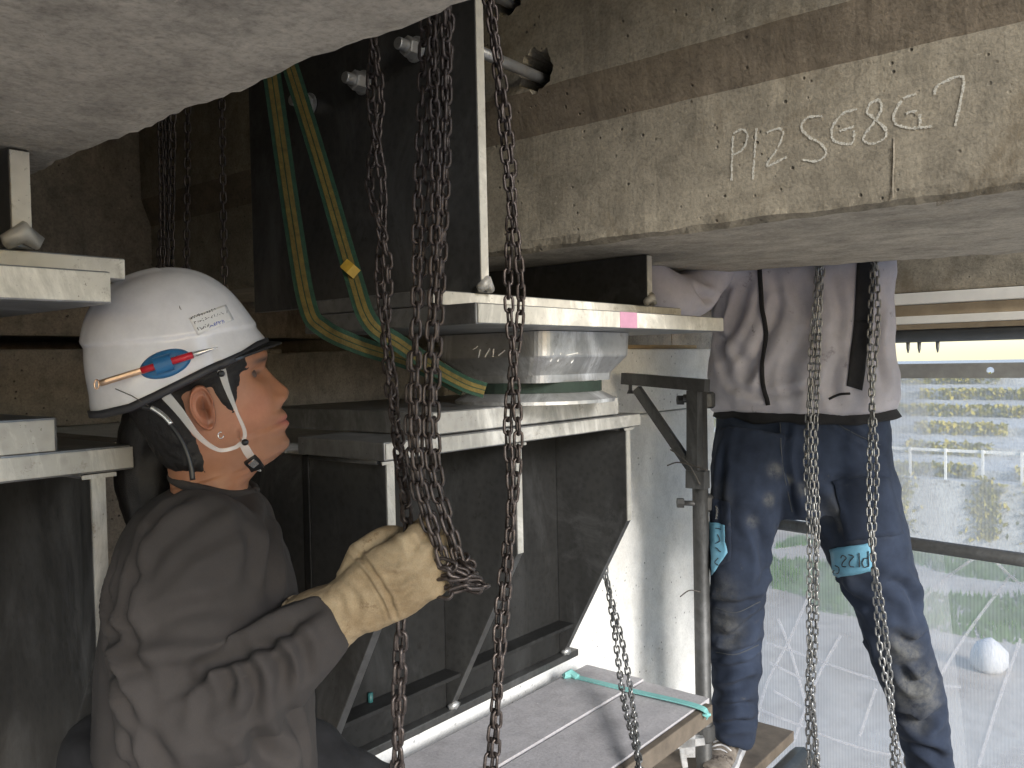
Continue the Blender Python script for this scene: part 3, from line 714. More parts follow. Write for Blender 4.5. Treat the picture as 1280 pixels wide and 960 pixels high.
# rail behind the man and perforated bar over the netting
tag(tube('guard_rail', [(-1.7, 3.30, -.663), (-.82, 3.30, -.699), (1.2, 3.30, -.77)], .0243, 'tube_steel', None, 16), 'grey scaffold tube rail crossing behind the legs of the man in jeans', 'rail')
hc = at(1238, 463, 'y', 3.30); hw = .0265
pbar = empty('perforated_bar', (-1.0, 3.3, -.067)); tag(pbar, 'flat grey steel bar with a round hole along the top of the netting', 'bar')
def slope(x): return -.067-(x-hc[0])*.012
bm = bmesh.new(); th = np.linspace(0, 2*np.pi, 24, endpoint=False)
z0, z1 = hc[2]-hw, hc[2]+hw
for y in (3.297, 3.303):
    ci = [bm.verts.new((hc[0]+.012*math.cos(a), y, hc[2]+.012*math.sin(a))) for a in th]
    sq = [bm.verts.new((hc[0]+hw*max(-1, min(1, 1.42*math.cos(a))), y, hc[2]+hw*max(-1, min(1, 1.42*math.sin(a))))) for a in th]
    for i in range(24): bm.faces.new((ci[i], ci[(i+1) % 24], sq[(i+1) % 24], sq[i]))
bm.verts.ensure_lookup_table()
for i in range(24): bm.faces.new((bm.verts[i], bm.verts[(i+1) % 24], bm.verts[48+(i+1) % 24], bm.verts[48+i]))
from_bm('eyelet', bm, 'bar_grey', pbar)
box('bar', (-1.7, hc[0]-hw), (3.297, 3.303), (z0, z1), 'bar_grey', pbar, 0); box('bar', (hc[0]+hw, 1.5), (3.297, 3.303), (z0, z1), 'bar_grey', pbar, 0)
# netting: a creased scrim hung from the bar
nx, nz_ = 150, 110; V = []
def net_pt(x, z): return 3.40+.035*noise.noise(Vector((x*1.6, z*.7, 4)))+.012*noise.noise(Vector((x*6, z*3, 9)))
for j in range(nz_+1):
    for i in range(nx+1):
        x = -1.72+3.1*i/nx; z = -.088-2.7*j/nz_; V.append((x, net_pt(x, z), z))
Fc = [(j*(nx+1)+i, j*(nx+1)+i+1, (j+1)*(nx+1)+i+1, (j+1)*(nx+1)+i) for j in range(nz_) for i in range(nx)]
net = mk('safety_netting', V, Fc, 'scrim', None, True); tag(net, 'translucent white mesh netting hung behind the man in jeans', 'netting')
def fold(pts, wd=.006):
    q = [at(x, y, 'y', 3.385) for x, y in pts]; q = [np.array([p[0], net_pt(p[0], p[2])-.004, p[2]]) for p in spline(q, 14)]
    V, Fc = ribbon_vf(q, (0, -1, 0), wd, .002); mk('fold', V, Fc, 'scrim_fold', net)
for l in ([(1010, 745), (985, 800), (955, 860), (935, 940)], [(970, 775), (985, 812), (1005, 880)], [(1050, 795), (1020, 850), (990, 930)], [(955, 805), (1100, 850), (1200, 860)],
          [(1262, 720), (1210, 790), (1172, 850)], [(1275, 800), (1250, 870), (1222, 960)], [(1130, 770), (1180, 725), (1230, 690)], [(1095, 860), (1075, 920)], [(950, 890), (1060, 930), (1130, 945)],
          [(960, 830), (1000, 850)], [(965, 865), (1000, 885)], [(1230, 690), (1262, 722), (1290, 740)]): fold(l, .010)
# second, overlapping lap of netting at its edge by the hip
V2 = [(x, net_pt(x, z)-.02, z) for z in np.linspace(-.09, -2.0, 60) for x in np.linspace(-1.02, -.80+.0, 8)]
for i, (x, y, z) in enumerate(V2): V2[i] = (x-(.10*(z+.09)), y, z)
tag(mk('netting_lap', V2, [(j*8+i, j*8+i+1, j*8+8+i+1, j*8+8+i) for j in range(59) for i in range(7)], 'scrim', None, True), 'doubled edge strip of white netting beside the hip of the man in jeans', 'netting')

# ================================================================== CHAINS
def link_vf(pitch, wire, wid):
    """one oval link along z, inner length = pitch + wire"""
    hl = (pitch+wire)/2; hw_ = wid/2-wire/2; s = hl+wire/2-hw_; pts = []
    s = max(s-wire/2, .001)
    for a in np.linspace(0, 180, 7): pts.append((hw_*math.cos(R_(a)), 0, s+hw_*math.sin(R_(a))))
    for a in np.linspace(180, 360, 7): pts.append((hw_*math.cos(R_(a)), 0, -s+hw_*math.sin(R_(a))))
    pts = np.array(pts); rings = []; k = len(pts)
    for i in range(k):
        t = pts[(i+1) % k]-pts[i-1]; t /= np.linalg.norm(t); a = np.array([0, 1., 0]); b_ = np.cross(t, a)
        th = np.linspace(0, 2*np.pi, 6, endpoint=False); rings.append(pts[i]+wire/2*(np.cos(th)[:, None]*a+np.sin(th)[:, None]*b_))
    V = np.concatenate(rings); Fc = [(i*6+j, i*6+(j+1) % 6, ((i+1) % k)*6+(j+1) % 6, ((i+1) % k)*6+j) for i in range(k) for j in range(6)]
    return V, Fc
PITCH, WIRE, WID = .0215, .0052, .0180
LV, LF = link_vf(PITCH, WIRE, WID)
link_me = {}
for mt in ('chain_rust', 'chain_steel'):
    me = bpy.data.meshes.new('link'); me.from_pydata(LV.tolist(), [], LF); me.materials.append(MATS[mt]); me.polygons.foreach_set('use_smooth', [True]*len(me.polygons)); link_me[mt] = me
def strand_frames(path, phase):
    P = resample(path, PITCH); T = np.gradient(P, axis=0); a = None; out = []
    for i in range(len(P)):
        t = T[i]/np.linalg.norm(T[i])
        if a is None: a, b_, _ = frame(t)
        a = a-t*(a@t); a /= np.linalg.norm(a); b_ = np.cross(t, a)
        an = phase+(math.pi/2 if i % 2 else 0)+rng.normal(0, .16)
        x = a*math.cos(an)+b_*math.sin(an); y = np.cross(t, x)
        out.append((P[i], np.stack([x, y, t], 1)))
    return out
def twist_paths(ctrl, offs, twist=0, per=14):
    """strands that run beside / round a control path: ctrl = (px, py, D); offs = list of (radius, angle)"""
    C0 = spline([dep(*c) for c in ctrl], per); C0 = resample(C0, .01); L = np.arange(len(C0))*.01; res = []
    for r, an in offs:
        rr_ = r(L/L[-1]) if callable(r) else r
        ph = an+twist*L*2*math.pi+.25*np.sin(L*9+an)
        res.append(C0+(np.cos(ph)*rr_)[:, None]*CR+(np.sin(ph)*rr_)[:, None]*CF)
    return res
def chain(label, group, paths, mat, single=False):
    p0 = paths[0][-1]; e = empty('chain', tuple(p0)); tag(e, label, 'chain', group)
    acc = []
    for k, pa in enumerate(paths):
        for (p, M) in strand_frames(pa, rng.uniform(0, 3)):
            if single: acc.append((LV@M.T+p, LF)); continue
            o = bpy.data.objects.new('link', link_me[mat]); COL.objects.link(o); o.parent = e
            m4 = Matrix(M.tolist()).to_4x4(); m4.translation = Vector((p-p0).tolist()); o.matrix_local = m4
    if single:
        V, Fc = join_vf(acc); o = mk('links', V, Fc, mat, e, True); o['kind'] = 'stuff'
    return e
GRP = 'hoist chains hanging between the girders'
# heavy bundle above the glove, ends in a gathered loop
bp_ = twist_paths([(548, -70, 1.16), (546, 60, 1.15), (542, 200, 1.14), (536, 340, 1.13), (530, 450, 1.12), (528, 540, 1.11), (536, 610, 1.10), (553, 665, 1.09), (566, 712, 1.09)],
                  [(.019, 0.2), (.016, 1.5), (.019, 2.7), (.012, 4.2), (.016, 5.3)], .35)
tail = []
for i in range(4):
    c = dep(566+i*3, 706+i*6, 1.085); th = np.linspace(0, 2*np.pi*.95, 24)
    tail.append(np.array([c+CR*(.018+.004*i)*math.cos(a+i)+CF*.018*math.sin(a+i)+np.array([0, 0, 1])*(.006*math.sin(2*a+i)-.003*i) for a in th]))
chain('thick bundle of rusty brown chain ending in a gathered loop beside the leather glove', GRP, bp_+tail, 'chain_rust')
# twisted chain that the glove grips
HD = 1.115
chain('twisted pair of rusty chain running down into the leather glove and out below it', GRP,
      twist_paths([(464, -10, 1.36), (469, 100, 1.35), (468, 200, 1.34), (477, 300, 1.33), (484, 430, 1.30), (495, 530, 1.24), (506, 610, 1.16), (508, 690, HD), (502, 770, HD), (499, 860, HD), (497, 990, HD)], [(lambda t: .0035+.007*np.sin(np.pi*np.clip(t*2.4-.1, 0, 1)), 0), (lambda t: .0035+.007*np.sin(np.pi*np.clip(t*2.4-.1, 0, 1)), math.pi)], 3.2), 'chain_rust')
chain('loosely twisted pair of steel chain crossing the pink-marked sole plate', GRP,
      twist_paths([(606, -40, 1.28), (622, 70, 1.30), (637, 220, 1.32), (643, 340, 1.33), (641, 470, 1.33), (641, 590, 1.32), (634, 690, 1.31), (626, 790, 1.30), (619, 890, 1.29), (611, 1000, 1.28)], [(lambda t: .005+.0055*np.sin(np.pi*np.clip(t*2.2-.45, 0, 1)), .2), (lambda t: .005+.0055*np.sin(np.pi*np.clip(t*2.2-.45, 0, 1)), .2+math.pi)], 2.0), 'chain_rust')
chain('thin steel chain hanging against the pale wall beyond the bracket', GRP,
      twist_paths([(744, 640, 2.50), (757, 712, 2.44), (771, 790, 2.30), (784, 868, 2.12), (796, 945, 1.86), (804, 1010, 1.74)], [(.011, .4), (.011, .4+math.pi)], .8), 'chain_steel', True)
chain('triple steel chain hanging in front of the jacket zip and jeans', GRP,
      twist_paths([(1029, 250, 2.47), (1026, 350, 2.46), (1018, 450, 2.45), (1013, 560, 2.46), (1017, 680, 2.46), (1014, 800, 2.46), (1012, 880, 2.46), (1021, 1000, 2.46)], [(.013, .1), (.012, 1.9), (.014, 3.5)], .5), 'chain_steel', True)
chain('paired steel chain falling over the black jacket stripe and worn knee', GRP,
      twist_paths([(1096, 250, 2.43), (1094, 350, 2.43), (1091, 480, 2.43), (1091, 600, 2.42), (1091, 690, 2.41), (1101, 780, 2.41), (1112, 870, 2.41), (1123, 1000, 2.41)], [(.010, .3), (.010, .3+math.pi)], 1.1), 'chain_steel', True)
chain('dark chain bunch hanging behind the crown of the white helmet', GRP, twist_paths([(207, 90, 2.0), (207, 200, 2.0), (205, 330, 2.0), (206, 420, 2.0)], [(.016, 0), (.016, 2.1), (.014, 4.1), (.005, 1)], .2), 'chain_rust', True)
chain('single dark chain hanging next to the dark chain bunch', GRP, twist_paths([(234, 70, 2.02), (233, 200, 2.02), (232, 420, 2.02)], [(.002, 0)], 0), 'chain_rust', True)
chain('single thin chain hanging between the dark chain bunch and the yellow sling', GRP, twist_paths([(276, 50, 1.95), (277, 200, 1.95), (281, 420, 1.95)], [(.002, 0)], 0), 'chain_rust', True)

# ================================================================== SLING
sg = empty('lifting_sling', (-1.25, 1.6, -.08)); tag(sg, 'yellow and green webbing sling looped under the bearing shoe', 'sling')
def strap(pts, wd, nm='strap'):
    P = spline(pts, 12); nr = []
    for p in P: q = -p/np.linalg.norm(p); nr.append(q)
    nr = np.array(nr); T = np.gradient(P, axis=0); S = np.cross(T, nr); S /= np.linalg.norm(S, axis=1)[:, None]
    V, Fc = ribbon_vf(P, nr, wd, .004); s = mk(nm, V, Fc, 'sling_green', sg)
    for o_ in (-.14, .0+.16):
        V, Fc = ribbon_vf(P+S*(o_*wd)+nr*.0015, nr, wd*.24, .004); mk('stripe', V, Fc, 'sling_yellow', s)
    return s
strap([dep(335, 60, 1.72), dep(345, 130, 1.70), dep(365, 270, 1.66), dep(384, 380, 1.62), dep(404, 410, 1.62), dep(450, 432, 1.66), dep(520, 455, 1.76), dep(580, 485, 1.83)], .036)
strap([dep(352, 50, 1.72), dep(373, 115, 1.70), dep(405, 220, 1.64), dep(440, 340, 1.55), dep(462, 402, 1.52), dep(500, 430, 1.58), dep(545, 460, 1.72), dep(582, 480, 1.80), dep(606, 488, 1.82)], .034)
cx, cy = -1.26, 1.62
th = np.linspace(R_(150), R_(390), 30)
V, Fc = ribbon_vf([(cx+.162*math.cos(a), cy+.162*math.sin(a), -.060) for a in th], np.array([(math.cos(a), math.sin(a), 0) for a in th]), .024, .004); mk('strap', V, Fc, 'strap_dark', sg)
V, Fc = ribbon_vf([dep(430, 329, 1.54), dep(438, 336, 1.535), dep(446, 343, 1.54)], -CF+CR*.1, .020, .005); mk('label_tag', V, Fc, 'tag_yellow', sg)
# ================================================================== PEOPLE
def interp(z, tab): 
    t = np.array(tab); return np.interp(z, t[:, 0], t[:, 1])
def smooth_tab(tab, lo, hi, n_=300):
    z = np.linspace(lo, hi, n_); v = interp(z, tab); k = np.hanning(15); k /= k.sum(); v = np.convolve(np.pad(v, 7, 'edge'), k, 'valid'); return z, v
def head_vf():
    """head and neck in head space: x forward, y left, z up, origin between the ear canals"""
    zl, zh = -.21, .135
    fr = [(-.21, -.015), (-.16, .006), (-.125, .020), (-.112, .040), (-.106, .066), (-.100, .080), (-.094, .0915), (-.085, .0950), (-.075, .0920), (-.069, .0925), (-.061, .1020), (-.056, .1015), (-.0525, .0975), (-.049, .1025), (-.041, .1015), (-.033, .0960), (-.024, .0945), (-.015, .094), (.0, .0925), (.02, .091), (.034, .0905), (.044, .0965), (.055, .100), (.08, .096), (.105, .078), (.122, .045), (.135, .0)]
    bk = [(-.21, -.125), (-.16, -.105), (-.10, -.088), (-.06, -.082), (-.03, -.090), (.0, -.098), (.04, -.104), (.08, -.098), (.105, -.080), (.122, -.052), (.135, -.005)]
    wd = [(-.21, .066), (-.16, .058), (-.125, .056), (-.105, .056), (-.09, .057), (-.07, .061), (-.04, .0655), (-.01, .0695), (.03, .0735), (.06, .0755), (.085, .071), (.105, .058), (.122, .036), (.135, .002)]
    Z = np.linspace(zl, zh, 190); k = 128
    zf, vf_ = smooth_tab(fr, zl, zh); zb, vb = smooth_tab(bk, zl, zh); zw, vw = smooth_tab(wd, zl, zh)
    # keep the profile crisp: light smoothing only
    vf_ = .75*interp(zf, fr)+.25*vf_
    nose = [(-.034, 0), (-.028, .007), (-.022, .0165), (-.014, .0215), (-.007, .0215), (.001, .0170), (.012, .0110), (.024, .0060), (.034, .002), (.044, 0)]
    rings = []
    for z in Z:
        xf, xb, w_ = np.interp(z, zf, vf_), np.interp(z, zb, vb), np.interp(z, zw, vw)
        xc = (xf+xb)/2*.55-.012*.45
        th = np.linspace(0, 2*np.pi, k, endpoint=False); c, s = np.cos(th), np.sin(th)
        ex = 2.35 if z > -.1 else 2.0
        # front of the jaw is narrower than the back
        cc = np.sign(c)*np.abs(c)**(2/ex); ss = np.sign(s)*np.abs(s)**(2/ex)
        x = xc+np.where(c > 0, (xf-xc)*cc, (xc-xb)*cc); y = w_*ss
        nar = interp(z, [(-.115, 0), (-.10, .40), (-.085, .46), (-.05, .34), (-.01, .16), (.04, .06), (.09, 0)])
        y = y*(1-nar*np.clip(c, 0, 1)**1.5)
        f = np.clip(c, 0, 1)
        h = interp(z, nose); sg_ = interp(z, [(-.034, .019), (-.02, .0165), (-.008, .0125), (.02, .008), (.04, .009)])
        x = x+h*np.exp(-(y/sg_)**2)*(c > 0)
        # nostril wings
        x = x+(.006*np.exp(-((np.abs(y)-.0145)/.006)**2)*math.exp(-((z+.020)/.008)**2))*(c > .3)
        # eye sockets, cheek bones, brow
        x = x-(.012*np.exp(-((np.abs(y)-.033)/.015)**2)*math.exp(-((z-.029)/.012)**2))*(c > .1)
        x = x+(.004*np.exp(-((np.abs(y)-.03)/.022)**2)*math.exp(-((z-.048)/.008)**2))*(c > .1)
        x = x+(.005*np.exp(-((np.abs(y)-.048)/.016)**2)*math.exp(-((z+.005)/.018)**2))*(c > 0)
        # mouth narrows the lip swell to the middle
        lip = math.exp(-((z+.053)/.014)**2); x = x-.010*lip*np.clip((np.abs(y)-.012)/.02, 0, 1)*(c > .2)
        # jaw line: step from jaw to neck behind the chin
        sh = -.30*max(0, -.115-z)
        rings.append(np.stack([x+sh*0, y, np.full(k, z)], 1))
    V, Fc = rings_mesh(rings)
    col = np.tile(np.array([.37, .175, .098]), (len(V), 1))
    x, y, z = V.T
    def blend(m_, c_): 
        nonlocal col; m_ = np.clip(m_, 0, 1)[:, None]; col = col*(1-m_)+np.array(c_)*m_
    blend(.55*np.exp(-((z+.02)/.03)**2)*np.exp(-((np.abs(y)-.05)/.02)**2), (.52, .22, .14))
    blend(.9*np.exp(-(np.abs(z+.053)/.0085)**4)*np.exp(-(y/.023)**4)*(x > .075), (.42, .13, .11))
    blend(.9*np.exp(-((z+.0525)/.0014)**2)*np.exp(-(y/.024)**4)*(x > .07), (.10, .03, .03))
    blend(.55*np.exp(-((z+.039)/.005)**2)*np.exp(-(y/.026)**4)*(x > .07), (.10, .065, .05))       # moustache shadow
    blend(.30*np.exp(-((z+.085)/.02)**2)*np.exp(-(y/.04)**4)*(x > .03), (.16, .11, .085))
    blend(.85*np.exp(-((z-.046)/.0045)**2)*np.exp(-((np.abs(y)-.034)/.02)**4)*(x > .05), (.03, .022, .02))  # brows
    blend(.9*np.exp(-((z-.029)/.0035)**2)*np.exp(-((np.abs(y)-.033)/.013)**4)*(x > .05), (.05, .03, .025))   # lash line
    return V, Fc, col
def ear_vf(side):
    nr, k = 12, 40; R = []
    for j in range(nr+1):
        r = j/nr; ring = []
        for t in np.linspace(0, 2*np.pi, k, endpoint=False):
            up = math.sin(t); fo = math.cos(t)
            hh = .034 if up > 0 else .031; ww = .0185*(1+.12*up) if fo < 0 else .0150*(1+.05*up)
            X = fo*ww*r-.0035*up*r+(.003*max(0, -up)); Zz = up*hh*r
            d = .006+.012*max(0, -fo)*r
            d += .0055*math.exp(-((r-.90)/.10)**2)*(1 if not (fo > .5 and up < .2) else .25)           # helix
            d += .0042*math.exp(-((r-.58)/.10)**2)*(1 if fo < .4 and up > -.7 else .15)                 # antihelix
            d -= .0060*math.exp(-((r-.0)/.36)**2)                                                       # concha
            d += .004*math.exp(-((X-.012)/.004)**2-((Zz+.004)/.007)**2)                                # tragus
            if r > .95: d -= .004
            ring.append((X, d, Zz))
        R.append(ring)
    R.append([(p[0]*1.0, -.004+.2*p[1], p[2]*1.0) for p in R[-1]]); R.append([(p[0]*.6, -.012, p[2]*.6) for p in R[nr]])
    V, Fc = rings_mesh(R, cap=False); V = np.array(V); a = R_(-14)
    V = np.stack([V[:, 0]*math.cos(a)-V[:, 2]*math.sin(a), V[:, 1], V[:, 0]*math.sin(a)+V[:, 2]*math.cos(a)], 1)
    V[:, 1] = side*(.0735+V[:, 1]); V += np.array([-.012, 0, .002])
    col = np.tile(np.array([.40, .175, .10]), (len(V), 1)); d = np.abs(V[:, 1]); col *= (.45+.55*np.clip((d-.0750)/.010, 0, 1))[:, None]*np.array([1, .95, .95])
    return V, Fc, col
def set_col(o, col):
    a = o.data.color_attributes.new('col', 'FLOAT_COLOR', 'POINT'); a.data.foreach_set('color', np.c_[col, np.ones(len(col))].astype(np.float32).ravel())
class Frame:
    def __init__(s, o, x, y, z): s.o = np.array(o); s.M = np.stack([x, y, z])*.97
    def w(s, V): return np.array(V)@s.M+s.o
    def l(s, P): return (np.array(P)-s.o)@s.M.T/.97**2
def head_frame(o, fwd, pitch, roll=0):
    up = np.array([0, 0, 1.]); f = np.array(fwd, float); f[2] = 0; f /= np.linalg.norm(f); lf = np.cross(up, f)
    p = R_(pitch); x = f*math.cos(p)+up*math.sin(p); z = up*math.cos(p)-f*math.sin(p)
    r = R_(roll); y2 = lf*math.cos(r)+z*math.sin(r); z2 = z*math.cos(r)-lf*math.sin(r)
    return Frame(o, x, y2, z2)
HV, HF, HC = head_vf()
def build_head(root, fr):
    parts = [(HV, HF)]; cols = [HC]
    for sd in (-1, 1):
        v, f, c = ear_vf(sd); parts.append((v, f)); cols.append(c)
    # eyeballs, coloured dark as if in shade
    ev, ef = tube_vf([(0, 0, -.0118), (0, 0, -.009), (0, 0, -.005), (0, 0, 0), (0, 0, .005), (0, 0, .009), (0, 0, .0118)], [.001, .0078, .0108, .012, .0108, .0078, .001], 16)
    for sd in (-1, 1):
        v = ev*.9+np.array([.0640, sd*.032, .029]); c = np.tile(np.array([.10, .065, .055]), (len(v), 1)); c[np.linalg.norm((v-np.array([.0775, sd*.031, .029])), axis=1) < .0062] = (.02, .012, .01)
        parts.append((v, ef)); cols.append(c)
    V, Fc = join_vf(parts); b = mk('body', fr.w(V), Fc, 'skin', root, True); set_col(b, np.concatenate(cols))
    bm = bmesh.new(); bm.from_mesh(b.data); bmesh.ops.recalc_face_normals(bm, faces=bm.faces); bm.to_mesh(b.data); bm.free()
    return b
def build_hair(root, fr):
    """short black hair: a thick shell over the skull with combed ridges"""
    V = HV.copy(); x, y, z = V.T
    nf = .006*np.array([noise.noise(Vector((p[0]*160, p[1]*40, p[2]*45))) for p in V])
    x = x+nf; z = z+.5*nf
    f = np.minimum(z-.062, .092-x)                                            # crown
    f = np.maximum(f, np.minimum(-.034-x, z+.088+.35*(x+.034)))               # nape
    f = np.maximum(f, np.minimum(.045-x, z-.030))                             # over the ear
    f = np.maximum(f, np.minimum(np.minimum(x-.010-.25*np.clip(.02-z, 0, 1), .034+.45*z-x), z+.016))   # sideburn
    f = np.maximum(f, np.minimum(.062-x, z-.038))
    Nn = normals(V, HF); Nn *= np.sign((Nn*(V-V.mean(0))).sum(1))[:, None]
    th = np.clip(f*.55, -.004, .0065)+np.where(f > .002, .0025, .0)*np.array([noise.noise(Vector((p[0]*420, p[1]*60, p[2]*60))) for p in V])
    V2 = V+Nn*th[:, None]; faces = [q for q in HF if any(f[i] > -.004 for i in q)]
    h = mk('hair', fr.w(V2), faces, 'hair', root, True)
    return h
# ---------------------------------------------------------------- helmet
def build_helmet(root, fr, detail=True):
    """shell in head space"""
    zt = .211; xc = -.028; af, ab, W_ = .124, .126, .114
    def rim(cph, sph):
        # rim dips at the back, rises over the ears, level at the front
        xx = cph
        return interp(xx, [(-1, .036), (-.85, .033), (-.55, .032), (-.3, .038), (0, .046), (.27, .053), (.63, .060), (.83, .068), (1, .070)])
    k, nt_ = 140, 120; th = np.linspace(0, 2*np.pi, k, endpoint=False); rings = []
    for j in range(nt_+1):
        t = j/nt_; e = 2/2.35; hz = math.sin(t*math.pi/2)**e; rd = math.cos(t*math.pi/2)**e if t < 1 else 0
        ring = []
        for a in th:
            c, s = math.cos(a), math.sin(a); r0 = rim(c, s); a_ = af if c > 0 else ab
            flare = 1+.035*math.exp(-(t/.05)**2)+(.05*math.exp(-(t/.12)**2) if c > .4 else 0)
            z = r0+(zt-r0)*hz; x = xc+a_*rd*c*flare*(1-.06*max(0, c)*hz); y = W_*rd*s*flare
            # raised crown: step line and a broad centre rib
            st = 1/(1+math.exp(-(z-.108-.022*max(0, -c)+.012*max(0, c))/.0009)); x *= 1+.030*st-.015; y *= 1+.034*st-.017
            rb = math.exp(-(y/.032)**6)*st; z += .0045*rb*(1 if c < .55 else .6); 
            ring.append((x, y, z))
        rings.append(ring)
    V = np.concatenate([np.array(r) for r in rings[:-1]]+[np.array([rings[-1][0]])]); n_ = len(V)-1
    Fc = [(i*k+j, i*k+(j+1) % k, (i+1)*k+(j+1) % k, (i+1)*k+j) for i in range(nt_-1) for j in range(k)]+[((nt_-1)*k+j, (nt_-1)*k+(j+1) % k, n_) for j in range(k)]
    Wv = fr.w(V); Nn = normals(Wv, Fc); sgn = np.sign((Nn*(Wv-Wv.mean(0))).sum(1)); Nn *= (1 if sgn.sum() > 0 else -1)
    if sgn.sum() < 0: Fc = [f[::-1] for f in Fc]
    V2, F2 = solid(Wv, Fc, .004, Nn); hm = mk('helmet', V2, F2, 'helmet_white', root, True)
    tree = bvh(Wv, Fc)
    # black rubber edging along the rim
    rp = fr.w([np.array(rings[0][j])*[1.004, 1.004, 1] for j in range(k)]+[np.array(rings[0][0])*[1.004, 1.004, 1]])
    V3, F3 = [], []
    rr_ = []
    up = fr.w([[0, 0, 1]])[0]-fr.o; cen = fr.w([[xc, 0, .05]])[0]
    for p in rp:
        o = p-cen; o -= up*(o@up); o /= np.linalg.norm(o); rr_.append([p+o*.0028+up*.006, p+o*.0036-up*.004, p-o*.002-up*.006, p-o*.005+up*.004])
    V3, F3 = rings_mesh(rr_, cap=False); mk('edging', V3, F3, 'rubber', hm, True)
    # dark peak
    pk = []
    for j in range(25):
        a = R_(-58+116*j/24); c, s = math.cos(a), math.sin(a); base = np.array([xc+af*1.05*c, W_*1.04*s, .074-.012*(1-c)]); ext = .024*math.cos(a*1.15)**.7
        tip = base+np.array([ext*c, ext*s*.5, -.010]); pk.append((base+[-.006, 0, 0], base+[-.006, 0, -.006], tip+[0, 0, -.003], tip))
    V4, F4 = rings_mesh([fr.w(np.array(q)) for q in pk]); mk('peak', V4, F4, 'visor', hm, False)
    return hm, tree
def px_tube(nm, tree, pts, rad, mat, par, off, per=6, seg=8):
    P = []
    for p in spline([(x, y, 0) for x, y in pts], per):
        h = hit(tree, p[0], p[1])
        if h is None: continue
        nn = h[1] if h[1]@ray(p[0], p[1]) < 0 else -h[1]; P.append(h[0]+nn*off)
    return tube(nm, P, rad, mat, par, seg) if len(P) > 2 else None

# ================================================================== MAN IN THE HELMET
D1 = 1.22
HO = dep(263, 507, D1)
hf = head_frame(HO, CR+CF*.404, 15, 0)
m1 = empty('person', (HO[0], HO[1], ZP)); tag(m1, 'man in white helmet and brown-grey long-sleeved shirt gripping a chain with a leather glove', 'person')
build_head(m1, hf); build_hair(m1, hf)
hm1, htree = build_helmet(m1, hf)
# black mass shaped as tied hair, added for the shade behind the neck
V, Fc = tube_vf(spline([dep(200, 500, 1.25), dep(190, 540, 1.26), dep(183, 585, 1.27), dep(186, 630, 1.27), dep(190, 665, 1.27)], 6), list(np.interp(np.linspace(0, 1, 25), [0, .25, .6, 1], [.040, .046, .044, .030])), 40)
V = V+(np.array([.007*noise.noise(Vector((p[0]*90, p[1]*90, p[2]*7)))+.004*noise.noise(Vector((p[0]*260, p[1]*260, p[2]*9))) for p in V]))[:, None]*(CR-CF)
V, Fc = join_vf([(V, Fc)]); mk('nape_shade_hair', V, Fc, 'hair', m1, True)

